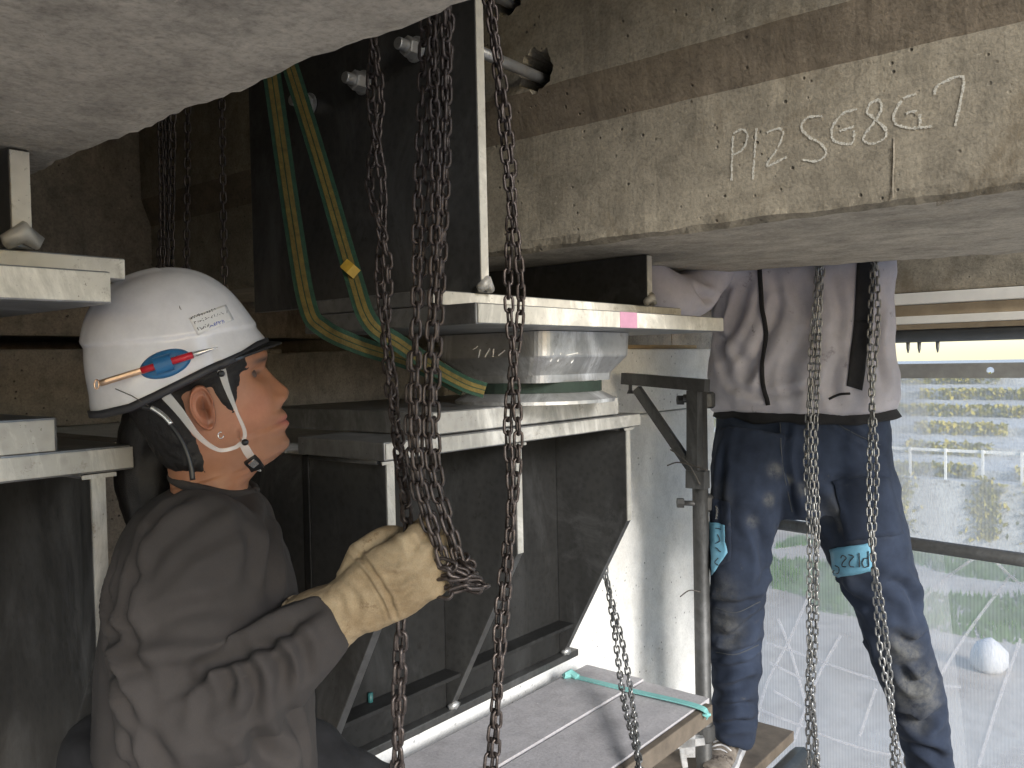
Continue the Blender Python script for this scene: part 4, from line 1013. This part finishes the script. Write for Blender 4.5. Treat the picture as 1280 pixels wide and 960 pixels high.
# helmet dressing
if True:
    V, Fc = [], []
    c = np.array([207, 455.]); ang = R_(-18); ring = []
    for r in (0, .5, .85, 1):
        ring.append([c+np.array([33*r*math.cos(t)*math.cos(ang)-17*r*math.sin(t)*math.sin(ang), 33*r*math.cos(t)*math.sin(ang)+17*r*math.sin(t)*math.cos(ang)]) for t in np.linspace(0, 2*np.pi, 32, endpoint=False)])
    Vv = []
    for i, rg in enumerate(ring):
        for p in rg:
            h = hit(htree, *p)
            if h is None: h = (Vv[-1], np.zeros(3))
            nn = h[1] if h[1]@ray(*p) < 0 else -h[1]; Vv.append(h[0]+nn*(.0035 if i < 3 else .001))
    Fv = [(i*32+j, i*32+(j+1) % 32, (i+1)*32+(j+1) % 32, (i+1)*32+j) for i in range(3) for j in range(32)]
    V, Fc = solid(Vv, Fv, .0015); mk('pen_holder', V, Fc, 'blue_clip', hm1, True)
    pa, pb_ = hit_near(htree, 133, 479)[0], hit_near(htree, 262, 438)[0]
    hm_ = hit_near(htree, 207, 455); nn_ = hm_[1] if hm_[1]@ray(207, 455) < 0 else -hm_[1]
    dd = pb_-pa; dd -= nn_*(dd@nn_)*.75; Mc = hm_[0]+nn_*.0085; tq = ((Mc-pa)@dd)/(dd@dd)
    A = Mc-dd*tq; B = A+dd
    def seg(t0, t1): return [A+(B-A)*t for t in np.linspace(t0, t1, 5)]
    tube('pen_cap', seg(0, .40), .0042, 'gold_pen', hm1, 12); tube('pen_body', seg(.38, .86), .0046, 'red_pen', hm1, 12)
    V, Fc = tube_vf(seg(.86, 1.10), [.0042, .0035, .0026, .0015, .0006], 10); mk('pen_tip', V, Fc, 'silver', hm1, True)
    V, Fc = ribbon_vf([p+nn_*.006 for p in seg(.06, .38)], nn_, .003, .0012); mk('pen_clip', V, Fc, 'gold_pen', hm1)
    tube('pen_ring', [A+(B-A)*-.03+CU*.006*math.cos(t)+CR*.003*math.sin(t) for t in np.linspace(0, 6.28, 10)], .0012, 'gold_pen', hm1, 6)
    # band that clasps the pen
    M0 = A+(B-A)*.585; dv = (B-A)/np.linalg.norm(B-A); uv = np.cross(dv, CF); uv /= np.linalg.norm(uv)
    rr_ = []
    for t in np.linspace(-1.9, 1.9, 14):
        q = nn_*(.0066*math.cos(t))+uv*(.0095*math.sin(t)); rr_.append([M0+q-dv*.011, M0+q+dv*.011, M0+q*1.18+dv*.011, M0+q*1.18-dv*.011])
    V, Fc = rings_mesh(rr_); mk('pen_band', V, Fc, 'blue_clip', hm1)
    # sticker with small print
    V, Fc = patch(htree, [(236, 398), (282, 381), (292, 400), (247, 419)], .0006, 10, 8); V, Fc = solid(V, Fc, .0004); stk = mk('sticker', V, Fc, 'sticker', hm1, True)
    def glyphs(rows, mat, nm):
        ps = []
        for (x0, y0, x1, y1, n_, hh) in rows:
            for i in range(n_):
                t = (i+.5)/n_; x = x0+(x1-x0)*t; y = y0+(y1-y0)*t
                for q in range(2):
                    a = rng.uniform(-1, 1, 4)*[1.5, hh, 1.5, hh]; P = [hit(htree, x+a[0], y+a[1]), hit(htree, x+a[2], y+a[3])]
                    if None in P: continue
                    L = [h[0]-ray(x, y)*.0011 for h in P]
                    if np.linalg.norm(L[0]-L[1]) < 5e-4: continue
                    ps.append(tube_vf([L[0], (L[0]+L[1])/2, L[1]], .00045, 4))
        if not ps: return None
        V, Fc = join_vf(ps); o = mk(nm, V, Fc, mat, hm1); o['kind'] = 'stuff'; return o
    glyphs([(238, 398, 270, 386, 10, 2), (242, 404, 284, 389, 12, 2), (246, 412, 262, 406, 5, 2.4)], 'ink', 'small_print')
    glyphs([(262, 408, 280, 401, 9, 2.6)], 'ink_blue', 'blue_print')
    glyphs([(101, 452, 103, 462, 3, 2), (103, 470, 105, 482, 4, 2), (106, 488, 109, 500, 4, 2)], 'ink_green', 'rear_print')
    glyphs([(224, 382, 226, 388, 2, 2)], 'ink', 'scuff')
# clear chin straps with studs and buckle; dark lanyard with clasp
def near(px, py, d): return dep(px, py, d)
DN = D1-.083
def strap1(nm, pts, wd, mat='clear_plastic'):
    P = spline([near(x, y, d) for x, y, d in pts], 8); V, Fc = ribbon_vf(P, -CF-CR*.1, np.interp(np.linspace(0, 1, len(P)), np.linspace(0, 1, len(wd)), wd), .0016); return mk(nm, V, Fc, mat, hm1)
strap1('chin_strap', [(277, 462, DN-.022), (284, 485, DN-.018), (296, 515, DN-.012), (306, 540, DN-.008), (303, 556, DN-.006)], [.011, .008, .004, .005, .005])
strap1('chin_strap', [(205, 492, DN-.030), (225, 515, DN-.024), (248, 545, DN-.018), (272, 562, DN-.014), (292, 560, DN-.008), (302, 554, DN-.006)], [.013, .011, .007, .005, .005, .006])
strap1('chin_strap', [(303, 553, DN-.007), (309, 564, DN-.003), (317, 577, DN+.01), (322, 588, DN+.03)], [.010, .012, .011, .010])
for (x, y, d) in ((276, 467, DN-.026), (306, 553, DN-.012)):
    c = near(x, y, d); V, Fc = tube_vf([c+CF*.003, c, c-CF*.002], [.0045, .0045, .002], 12); mk('stud', V, Fc, 'black_plastic', hm1)
V, Fc = ribbon_vf([near(312, 574, DN-.002), near(318, 580, DN+.004), near(322, 586, DN+.01)], -CF, .018, .006); mk('buckle', V, Fc, 'black_plastic', hm1)
V, Fc = ribbon_vf([near(314, 577, DN-.008), near(320, 582, DN-.002)], -CF, .010, .003); mk('buckle_plate', V, Fc, 'silver', hm1)
tube('lanyard', spline([near(x, y, DN-.04) for x, y in ((178, 508), (190, 511), (204, 521), (218, 536), (230, 556), (238, 580), (241, 600))], 6), .0038, 'black_plastic', hm1, 8)
tube('lanyard_clasp', spline([near(x, y, DN-.046) for x, y in ((189, 509), (197, 514), (206, 521), (214, 530))], 5), .0034, 'silver', hm1, 8)
tube('lanyard_thread', [hit_near(htree, 146, 486)[0]-CF*.004, near(165, 495, DN-.05), near(190, 510, DN-.044)], .0007, 'wire', hm1, 5)
tube('earring', [near(276+3.5*math.cos(t), 544+4*math.sin(t), DN-.012) for t in np.linspace(0, 5, 9)], .0009, 'silver', m1, 6)

# shirt: trunk + both arms as one garment
rows = [(606, 222, 306, .060), (618, 200, 316, .085), (632, 176, 330, .155), (668, 156, 346, .200), (730, 142, 366, .213), (810, 134, 380, .208), (890, 129, 388, .200), (970, 128, 392, .195), (1060, 130, 396, .195)]
rings = []
DT = 1.24
VIEW = ray(258, 480)*[1, 1, 0]; VIEW = VIEW/np.linalg.norm(VIEW); SIDE = np.cross(VIEW, [0, 0, 1.])   # he stands in profile: shoulders along the sight line
for y, a, b_, hw_ in rows:
    th = np.linspace(0, 2*np.pi, 40, endpoint=False); c0 = dep((a+b_)/2, y, DT); hx = (b_-a)/2*DT/FPX
    cc = np.sign(np.cos(th))*np.abs(np.cos(th))**.85; ss = np.sign(np.sin(th))*np.abs(np.sin(th))**.85
    rings.append(c0+(cc*hx)[:, None]*SIDE+(ss*hw_)[:, None]*VIEW)
T_ = rings_mesh(rings)
def limb(pts, per=6, seg=24):
    P = spline([dep(x, y, d) for x, y, d, r in pts], per); r = spline([(r, 0, 0) for *_, r in pts], per)[:, 0]; return tube_vf(P, r, seg)
arm = limb([(262, 645, 1.16, .062), (250, 690, 1.12, .082), (238, 770, 1.09, .080), (226, 850, 1.07, .077), (226, 905, 1.06, .070), (262, 895, 1.05, .068), (320, 850, 1.06, .062), (375, 805, 1.07, .053), (405, 780, 1.09, .045), (416, 772, 1.095, .043)])
# far arm hangs and reaches forward, mostly hidden
arm2 = limb([(262, 650, 1.36, .06), (262, 700, 1.43, .072), (268, 790, 1.46, .068), (290, 860, 1.46, .062), (340, 880, 1.44, .055), (372, 885, 1.42, .046)])
V, Fc = join_vf([T_, arm, arm2]); V, Fc = remesh(V, Fc, .0058, 16, .5)
def q2(l): return [(x/2.088, 500+y/2.087) for x, y in l]
ST = [(q2([(520, 692), (620, 662), (720, 612), (815, 545)]), .012, .012), (q2([(585, 675), (602, 750), (585, 840)]), .011, .008), (q2([(628, 655), (662, 720), (658, 810)]), .010, .008), (q2([(690, 630), (735, 690), (735, 775)]), .010, .008), (q2([(735, 585), (790, 640), (805, 720)]), .009, .006),
      (q2([(470, 760), (520, 720), (545, 690)]), .012, .006), (q2([(540, 720), (550, 800), (520, 880)]), .012, .006),
      (q2([(355, 480), (430, 380), (560, 290)]), .014, .009), (q2([(400, 470), (500, 385), (620, 330)]), .014, .007), (q2([(340, 640), (450, 575), (610, 525)]), .016, .007), (q2([(360, 715), (460, 695), (540, 690)]), .013, .008), (q2([(370, 800), (450, 740), (520, 720)]), .014, .007),
      (q2([(365, 370), (345, 500), (340, 620), (385, 740)]), .013, .011), (q2([(305, 420), (290, 520), (318, 620), (345, 700)]), .011, .009), (q2([(288, 640), (325, 760), (350, 860)]), .012, .010), (q2([(310, 830), (345, 920), (360, 960)]), .012, .008), (q2([(370, 860), (420, 930), (440, 960)]), .014, .006),
      (q2([(700, 260), (705, 420), (700, 520)]), .016, .009), (q2([(640, 300), (660, 400), (650, 500)]), .016, .005), (q2([(650, 840), (690, 920), (740, 955)]), .014, .009), (q2([(740, 800), (780, 870), (800, 940)]), .013, .006), (q2([(480, 250), (420, 300), (380, 380)]), .014, .006), (q2([(560, 880), (640, 820), (700, 760)]), .012, .006), (q2([(420, 640), (480, 620), (560, 610)]), .012, .005)]
ST = [(a, b_*.85, c*1.25) for a, b_, c in ST]; V = crease(V, Fc, ST); Nn = normals(V, Fc); V = V+Nn*(wob(V, .004, 14)+wob(V, .0016, 42, 5))[:, None]
# open cut ends: flat collar band
sh = mk('shirt', V, Fc, 'shirt', m1, True)
cr = np.linspace(0, 2*np.pi, 33); cc0 = dep(268, 604, 1.235)
tube('collar', [cc0+CR*.056*math.cos(t)+CF*.066*math.sin(t)+CU*(-.014*math.cos(t)) for t in cr], .0075, 'shirt', sh, 10)
# folded legs: he kneels, sitting on his heels
def P3(f, l, z): return HO*[1, 1, 0]+CR*[1, 1, 0]*f+CF*[1, 1, 0]*l+np.array([0, 0, z])
lg = []
for l in (-.11, .13):
    pts = [P3(-.03, l, -.60), P3(.12, l, -.70), P3(.32, l*1.2, -.815), P3(.36, l*1.2, ZP+.065)]
    lg.append(tube_vf(spline(pts, 6), list(np.interp(np.linspace(0, 1, 19), [0, .4, .8, 1], [.10, .088, .07, .05])), 20))
    lg.append(tube_vf(spline([P3(.36, l*1.2, ZP+.06), P3(.15, l*1.1, ZP+.06), P3(-.10, l, ZP+.05)], 6), list(np.interp(np.linspace(0, 1, 13), [0, .5, 1], [.058, .06, .045])), 18))
lg.append(tube_vf([P3(-.05, 0, -.52), P3(-.06, 0, -.62), P3(-.06, 0, -.72)], [.16, .17, .12], 24))
V, Fc = join_vf(lg); V, Fc = remesh(V, Fc, .012, 6); mk('trousers', V+wob(V, .006, 18)[:, None], Fc, 'black_cloth', m1, True)
for l in (-.11, .13):
    V, Fc = tube_vf([P3(-.08, l, ZP+.05), P3(-.16, l, ZP+.05), P3(-.26, l, ZP+.035), P3(-.32, l, ZP+.03)], [.045, .048, .042, .028], 16); mk('boot', V, Fc, 'black_cloth', m1, True)

# leather glove: cuff, palm, four curled fingers, thumb, closed round the chain
Wr = dep(424, 766, 1.10); Kn = dep(528, 704, HD-.030)
u = Kn-Wr; Lh = np.linalg.norm(u); u /= Lh; nrm = -CF-(-CF@u)*u; nrm /= np.linalg.norm(nrm); vv = np.cross(nrm, u); vv = vv if vv[2] > 0 else -vv
def hp(a, b_, c): return Wr+u*a+vv*b_+nrm*c
gp = []
def ring_box(a, hb, hc, cb=0, cn=0): 
    th = np.linspace(0, 2*np.pi, 24, endpoint=False); cc = np.sign(np.cos(th))*np.abs(np.cos(th))**.75; ss = np.sign(np.sin(th))*np.abs(np.sin(th))**.75
    return [hp(a, cb+hb*p, cn+hc*q) for p, q in zip(cc, ss)]
gp.append(rings_mesh([ring_box(-.050, .050, .047), ring_box(-.02, .046, .043), ring_box(.005, .039, .037), ring_box(.020, .040, .033), ring_box(.045, .047, .029), ring_box(.075, .050, .026), ring_box(Lh-.006, .047, .022), ring_box(Lh+.006, .040, .016)]))
fl = [(.036, .0), (.0125, .006), (-.0115, .004), (-.034, -.004)]
for i, (b_, ex) in enumerate(fl):
    L1, L2, L3 = [(.044, .028, .020), (.047, .031, .021), (.044, .029, .020), (.036, .023, .018)][i]
    k0 = hp(Lh-.012+ex, b_, .004); k1 = hp(Lh+.006+ex, b_, .002); p1 = k1+(-nrm*.93+u*.30)*L1; p2 = p1+(-u*.88-nrm*.42)*L2; p3 = p2+(-u*.55+nrm*.82)*L3
    gp.append(tube_vf(spline([k0, k1, p1, p2, p3], 5), list(np.interp(np.linspace(0, 1, 21), [0, .3, .6, 1], [.0135, .0138, .0125, .0100])), 12))
t0 = hp(.032, .030, -.008); t1 = hp(.060, .050, -.016); t2 = hp(.092, .052, -.030); t3 = hp(.112, .040, -.052)
gp.append(tube_vf(spline([t0, t1, t2, t3], 6), list(np.interp(np.linspace(0, 1, 19), [0, .4, .8, 1], [.018, .0165, .0145, .011])), 14))
V, Fc = join_vf(gp); V, Fc = remesh(V, Fc, .0026, 4, .5)
GST = [([(436, 682), (462, 708), (484, 742), (496, 772)], .003, .0035), ([(430, 690), (455, 716), (476, 748), (486, 775)], .002, .0012), ([(470, 690), (490, 700), (508, 700)], .006, .003), ([(480, 720), (500, 722), (518, 715)], .006, .003), ([(488, 745), (505, 742), (520, 733)], .005, .003), ([(410, 735), (425, 745), (432, 760)], .005, .002), ([(420, 725), (440, 742), (450, 770)], .006, .0025), ([(500, 655), (512, 675), (520, 690)], .005, .003)]
V = crease(V, Fc, GST); Nn = normals(V, Fc); V = V+Nn*(wob(V, .002, 45)+wob(V, .0008, 130))[:, None]
gl = mk('glove', V, Fc, 'glove', m1, True)
ce = ring_box(-.051, .0495, .0465); V, Fc = tube_vf(ce+[ce[0]], .0022, 6); mk('cuff_hem', V, Fc, 'glove', gl, True)
# ================================================================== MAN IN JEANS
D2 = 2.66
J0 = dep(1010, 520, D2)
m2 = empty('person', (J0[0], J0[1], ZL)); tag(m2, 'man in stained pale jacket and paint-spotted jeans standing in front of the netting', 'person')
kx = D2/FPX
V2 = ray(1005, 480)*[1, 1, 0]; V2 = V2/np.linalg.norm(V2); S2 = np.cross(V2, [0, 0, 1.])
legL = limb([(948, 545, 2.64, .130), (938, 600, 2.62, .122), (926, 670, 2.60, .098), (921, 740, 2.60, .084), (920, 800, 2.62, .078), (920, 860, 2.64, .069), (918, 915, 2.66, .064), (916, 930, 2.66, .058)])
legR = limb([(1046, 545, 2.66, .150), (1062, 610, 2.63, .142), (1086, 690, 2.60, .124), (1108, 750, 2.59, .100), (1124, 810, 2.60, .090), (1148, 880, 2.64, .083), (1160, 940, 2.67, .074), (1166, 985, 2.68, .068)])
hip = rings_mesh([dep(1000, y, 2.66)+CR*0+np.stack([np.cos(t)*hx*S2+np.sin(t)*.135*V2 for t in np.linspace(0, 2*np.pi, 28, endpoint=False)]) for y, hx in ((505, .255), (540, .270), (590, .268), (640, .20))])
V, Fc = join_vf([legL, legR, hip]); V, Fc = remesh(V, Fc, .0085, 8, .5)
def q7(l): return [(840+x/2.823, 620+y/2.823) for x, y in l]
JS = [(q7([(135, 375), (230, 385), (330, 365)]), .014, .011), (q7([(150, 480), (215, 500), (330, 395)]), .018, .013), (q7([(150, 560), (240, 548), (312, 520)]), .014, .010), (q7([(150, 620), (240, 600), (320, 580)]), .016, .009), (q7([(145, 760), (230, 735), (305, 745)]), .014, .012), (q7([(150, 700), (220, 680), (310, 640)]), .016, .009), (q7([(150, 810), (230, 800), (300, 790)]), .013, .010),
      (q7([(770, 300), (840, 340), (870, 430)]), .018, .014), (q7([(785, 490), (850, 525), (892, 500)]), .016, .013), (q7([(800, 600), (860, 665), (945, 610)]), .015, .013), (q7([(820, 780), (880, 812), (955, 760)]), .016, .013), (q7([(800, 860), (900, 895), (970, 940)]), .016, .012), (q7([(640, 440), (680, 500), (700, 560)]), .016, .010), (q7([(590, 300), (640, 360), (690, 380)]), .018, .008), (q7([(700, 640), (740, 720), (770, 800)]), .016, .010), (q7([(720, 740), (780, 760), (830, 790)]), .013, .009),
      ([(985, 530), (983, 580), (992, 640)], .010, .008), ([(1030, 515), (1065, 540), (1100, 560)], .008, .006), ([(1040, 595), (1075, 596), (1112, 590)], .006, .005), ([(990, 655), (970, 690), (955, 720)], .016, .010), ([(940, 640), (955, 690), (950, 730)], .018, .010), ([(1000, 660), (1030, 700), (1050, 720)], .016, .010), ([(905, 560), (900, 620), (903, 680)], .014, .007), ([(1000, 600), (1030, 640), (1050, 680)], .02, .010)]
JS = [(a, b_, c*1.35) for a, b_, c in JS]; V = crease(V, Fc, JS); Nn = normals(V, Fc); V = V+Nn*(wob(V, .009, 11)+wob(V, .004, 30, 3))[:, None]
jn = mk('jeans', V, Fc, 'denim', m2, True)
jt = bvh(V, Fc)
# rubbed and cement-dusted places, kept as a wear mask on the cloth
wear = np.zeros(len(V))
for x, y, r, k in ((1150, 868, .085, 1), (1130, 815, .06, .9), (905, 786, .06, .8), (1062, 645, .075, .55), (1072, 612, .03, .8), (968, 588, .022, .9), (962, 625, .02, .9), (1004, 612, .02, .8), (940, 652, .018, .7), (1100, 640, .06, .4), (900, 620, .05, .35), (1145, 900, .04, .6), (985, 600, .015, .9), (1050, 705, .06, .35), (905, 740, .05, .4)):
    h = hit(jt, x, y)
    if h is None: continue
    d = np.linalg.norm(V-h[0], axis=1)/r; wear = np.maximum(wear, k*np.exp(-d**3))
at2 = jn.data.color_attributes.new('wear', 'FLOAT_COLOR', 'POINT'); at2.data.foreach_set('color', np.c_[wear, wear, wear, np.ones(len(wear))].astype(np.float32).ravel())
# tapes, pocket flap, zip tab
for nm, pl, mt, nu, nv, of in (('tape', [(1039, 686), (1088, 678), (1090, 713), (1044, 722)], 'blue_tape', 10, 8, .004), ('tape', [(888, 652), (908, 656), (910, 690), (893, 718)], 'blue_tape', 6, 10, .006), ('pocket', [(868+22, 622), (914, 628), (914, 700), (890, 712)], 'denim', 6, 8, .004), ('pocket', [(1040, 600), (1110, 596), (1128, 668), (1058, 676)], 'denim', 10, 10, .004)):
    Vp, Fp = patch(jt, pl, of, nu, nv); Vp = Vp+wob(Vp, .003, 60)[:, None]; Vp, Fp = solid(Vp, Fp, .003); o = mk(nm, Vp, Fp, mt, jn, True)
    if nm == 'tape': tp_ = o
def ink(lines, par, of, rad, nm, mat='ink', tree=jt):
    ps = []
    for l in lines:
        P = []
        for p in spline([(x, y, 0) for x, y in l], 5):
            h = hit(tree, p[0], p[1])
            if h is None: continue
            nn = h[1] if h[1]@ray(p[0], p[1]) < 0 else -h[1]; P.append(h[0]+nn*of)
        if len(P) > 2: ps.append(tube_vf(P, rad, 5))
    V, Fc = join_vf(ps); return mk(nm, V, Fc, mat, par)
# "P12S G" written on the tape, which hangs upside down
L12 = [[(1085, 688), (1086, 706)], [(1085, 697), (1080, 697), (1078, 702), (1080, 707), (1086, 706)], [(1074, 690), (1075, 707)], [(1069, 707), (1064, 706), (1063, 701), (1068, 694), (1062, 692)], [(1059, 707), (1055, 706), (1056, 700), (1059, 696), (1055, 693), (1053, 696)], [(1046, 707), (1050, 709), (1049, 716), (1044, 715), (1045, 711)]]
ink(L12, jn, .0085, .0016, 'tape_writing')
ink([[(899, 668), (902, 676), (897, 680)], [(897, 686), (903, 690)], [(900, 696), (896, 702), (901, 706)], [(896, 660), (904, 662)]], jn, .0105, .0014, 'tape_writing')
ink([[(896, 632), (897, 640), (896, 648)]], jn, .010, .0035, 'zip_pull', 'silver')
# seams
ink([[(975, 528), (978, 580), (990, 640)]], jn, .001, .0016, 'seam', 'seam_thread'); ink([[(1032, 518), (1060, 538), (1100, 556)]], jn, .001, .0016, 'seam', 'seam_thread'); ink([[(895, 760), (920, 766), (950, 752)]], jn, .001, .0015, 'seam', 'seam_thread'); ink([[(895, 815), (920, 818), (948, 806)]], jn, .001, .0015, 'seam', 'seam_thread')
# black shirt hem
hem = rings_mesh([dep(1003, y, 2.655)+np.stack([np.cos(t)*hx*S2+np.sin(t)*hd*V2 for t in np.linspace(0, 2*np.pi, 48, endpoint=False)]) for y, hx, hd in ((492, .240, .125), (504, .262, .138), (522, .282, .150), (525, .270, .142))])
V, Fc = hem; V = V+wob(V, .012, 12)[:, None]*np.array([1, 1, 1]); mk('undershirt', V, Fc, 'black_cloth', m2, True)
# jacket: trunk, raised near arm, far arm
def jr(y, a, b_, dpt, n_=36):
    c0 = dep((a+b_)/2, y, 2.66); hx = (b_-a)/2*kx; th = np.linspace(0, 2*np.pi, n_, endpoint=False)
    return c0+np.stack([np.sign(np.cos(t))*abs(np.cos(t))**.8*hx*S2+np.sign(np.sin(t))*abs(np.sin(t))**.8*dpt*V2 for t in th])
trunk = rings_mesh([jr(y, a, b_, d) for y, a, b_, d in ((514, 893, 1113, .150), (500, 888, 1117, .158), (460, 888, 1112, .165), (400, 893, 1108, .168), (340, 893, 1112, .168), (280, 900, 1110, .160), (235, 920, 1100, .14), (205, 965, 1060, .09))])
aL = limb([(930, 270, 2.66, .085), (895, 320, 2.62, .080), (868, 362, 2.55, .074), (848, 372, 2.46, .066), (822, 355, 2.40, .056), (800, 330, 2.38, .048)])
aR = limb([(1090, 270, 2.68, .085), (1125, 250, 2.72, .078), (1160, 210, 2.76, .07), (1150, 150, 2.70, .06), (1120, 110, 2.64, .05)])
V, Fc = join_vf([trunk, aL, aR]); V, Fc = remesh(V, Fc, .0085, 8, .5)
JK = [([(935, 350), (920, 400), (900, 440)], .018, .012), ([(975, 380), (950, 440), (920, 480)], .018, .010), ([(1000, 420), (985, 470), (990, 505)], .018, .008), ([(905, 380), (900, 420), (910, 470)], .016, .010), ([(1050, 440), (1040, 480), (1050, 505)], .018, .008), ([(1000, 350), (1010, 400), (1005, 440)], .02, .007), ([(1100, 380), (1095, 430), (1104, 480)], .014, .008), ([(905, 480), (960, 495), (1010, 488)], .012, .006), ([(870, 360), (880, 372), (892, 372)], .012, .010)]
JK = [(a, b_, c*1.5) for a, b_, c in JK]+[([(1020, 470), (1000, 485), (960, 492)], .010, .006), ([(1040, 350), (1050, 390), (1046, 430)], .014, .008), ([(920, 430), (935, 460), (930, 495)], .014, .008), ([(965, 340), (972, 370), (968, 400)], .012, .007)]
V = crease(V, Fc, JK); Nn = normals(V, Fc); V = V+Nn*(wob(V, .008, 9)+wob(V, .003, 26, 3))[:, None]
jk2 = mk('jacket', V, Fc, 'jacket', m2, True); kt = bvh(V, Fc)
ink([[(949, 330), (952, 380), (957, 425), (952, 470), (960, 506)]], jk2, .003, .0075, 'zip', 'black_cloth', kt)
for pl, nu, nv in (([(1071, 326), (1094, 326), (1090, 400), (1067, 400)], 5, 14), ([(1067, 400), (1090, 400), (1077, 488), (1058, 482)], 5, 14)):
    Vp, Fp = patch(kt, pl, .003, nu, nv); Vp, Fp = solid(Vp, Fp, .003); mk('stripe', Vp, Fp, 'black_cloth', jk2, True)
ink([[(1036, 499), (1050, 493), (1062, 492)]], jk2, .002, .004, 'pocket_edge', 'black_cloth', kt)
# head and helmet behind the girder, hands on the work
h2_ = head_frame(dep(1008, 150, 2.72)*1.0, -CF-CR*.25, 8); build_head(m2, h2_); build_hair(m2, h2_); build_helmet(m2, h2_)
for pts in ([(800, 330, 2.38), (788, 318, 2.37), (775, 308, 2.36)], [(1120, 110, 2.64), (1110, 95, 2.62), (1098, 84, 2.60)]):
    hand = [limb([(x, y, d, r) for (x, y, d), r in zip(pts, (.036, .042, .036))])]
    b0 = dep(*pts[-1]); dr = dep(*pts[-1])-dep(*pts[0]); dr /= np.linalg.norm(dr)
    sd = np.cross(dr, CF); sd /= np.linalg.norm(sd)
    for i in range(4):
        s0 = b0+sd*(i-1.5)*.019; hand.append(tube_vf(spline([s0-dr*.01, s0+dr*.035, s0+dr*.06+CF*.02, s0+dr*.055+CF*.05], 4), [.010]*12+[.008], 10))
    hand.append(tube_vf(spline([b0-dr*.04+sd*.03, b0+sd*.05+CF*.01, b0+dr*.03+sd*.045+CF*.03], 4), [.012]*8+[.009], 10))
    V, Fc = join_vf(hand); V, Fc = remesh(V, Fc, .004, 3); mk('glove', V, Fc, 'glove', m2, True)
# trainers
for (x, y, d, yaw) in ((908, 953, 2.68, -.5), (1172, 1002, 2.66, .25)):
    c0 = dep(x, y, d)*[1, 1, 0]+np.array([0, 0, ZL if x < 1000 else ZL-.110]); fw = -CF*[1, 1, 0]*math.cos(yaw)+CR*[1, 1, 0]*math.sin(yaw); fw /= np.linalg.norm(fw); sd = np.cross([0, 0, 1.], fw)
    rg = []
    for s, hw_, ht, z0 in ((-.12, .030, .085, .004), (-.10, .038, .110, .0), (-.05, .040, .112, .0), (.0, .042, .088, .0), (.06, .047, .066, .0), (.11, .046, .052, .002), (.145, .036, .042, .008), (.16, .016, .030, .016)):
        th = np.linspace(0, 2*np.pi, 20, endpoint=False); rg.append([c0+fw*s+sd*hw_*math.cos(t)*(1 if math.sin(t) < 0 else .92)+np.array([0, 0, z0+.022+(ht-.022)*.5*(1+math.sin(t))]) for t in th])
    V, Fc = rings_mesh(rg); sho = mk('shoe', V, Fc, 'sneaker', m2, True)
    so_ = []
    for s, hw_ in ((-.125, .024), (-.11, .040), (-.05, .043), (.0, .045), (.06, .051), (.11, .050), (.15, .038), (.168, .016)):
        so_.append([c0+fw*s+sd*hw_*a+np.array([0, 0, z]) for a, z in ((-1, .001), (1, .001), (1.03, .014), (.96, .026), (-.96, .026), (-1.03, .014))])
    V, Fc = rings_mesh(so_); mk('sole', V, Fc, 'bag_white', sho)
    tube('ankle_collar', [c0+fw*(-.055+.050*math.cos(t))+sd*.040*math.sin(t)+np.array([0, 0, .108-.012*math.cos(t)]) for t in np.linspace(0, 6.3, 20)], .008, 'black_cloth', sho, 8)
    for s in (-.002, .015, .032, .049, .066): tube('lace', [c0+fw*(s+.006*abs(a))+sd*a*.03+np.array([0, 0, .094-.46*(s)-.012*a*a]) for a in np.linspace(-1, 1, 7)], .0032, 'bag_white', sho, 6)
    V, Fc = rings_mesh([[c0+fw*(.062+.012*math.sin(t)*0)+fw*s+sd*.0475*k_*1.0+np.array([0, 0, z]) for s, z in ((-.10, .03), (-.06, .06), (-.03, .06), (-.07, .03))] for k_, t in ((-1.02, 0), (-.99, 0))]); mk('side_band', V, Fc, 'plank_edge', sho)
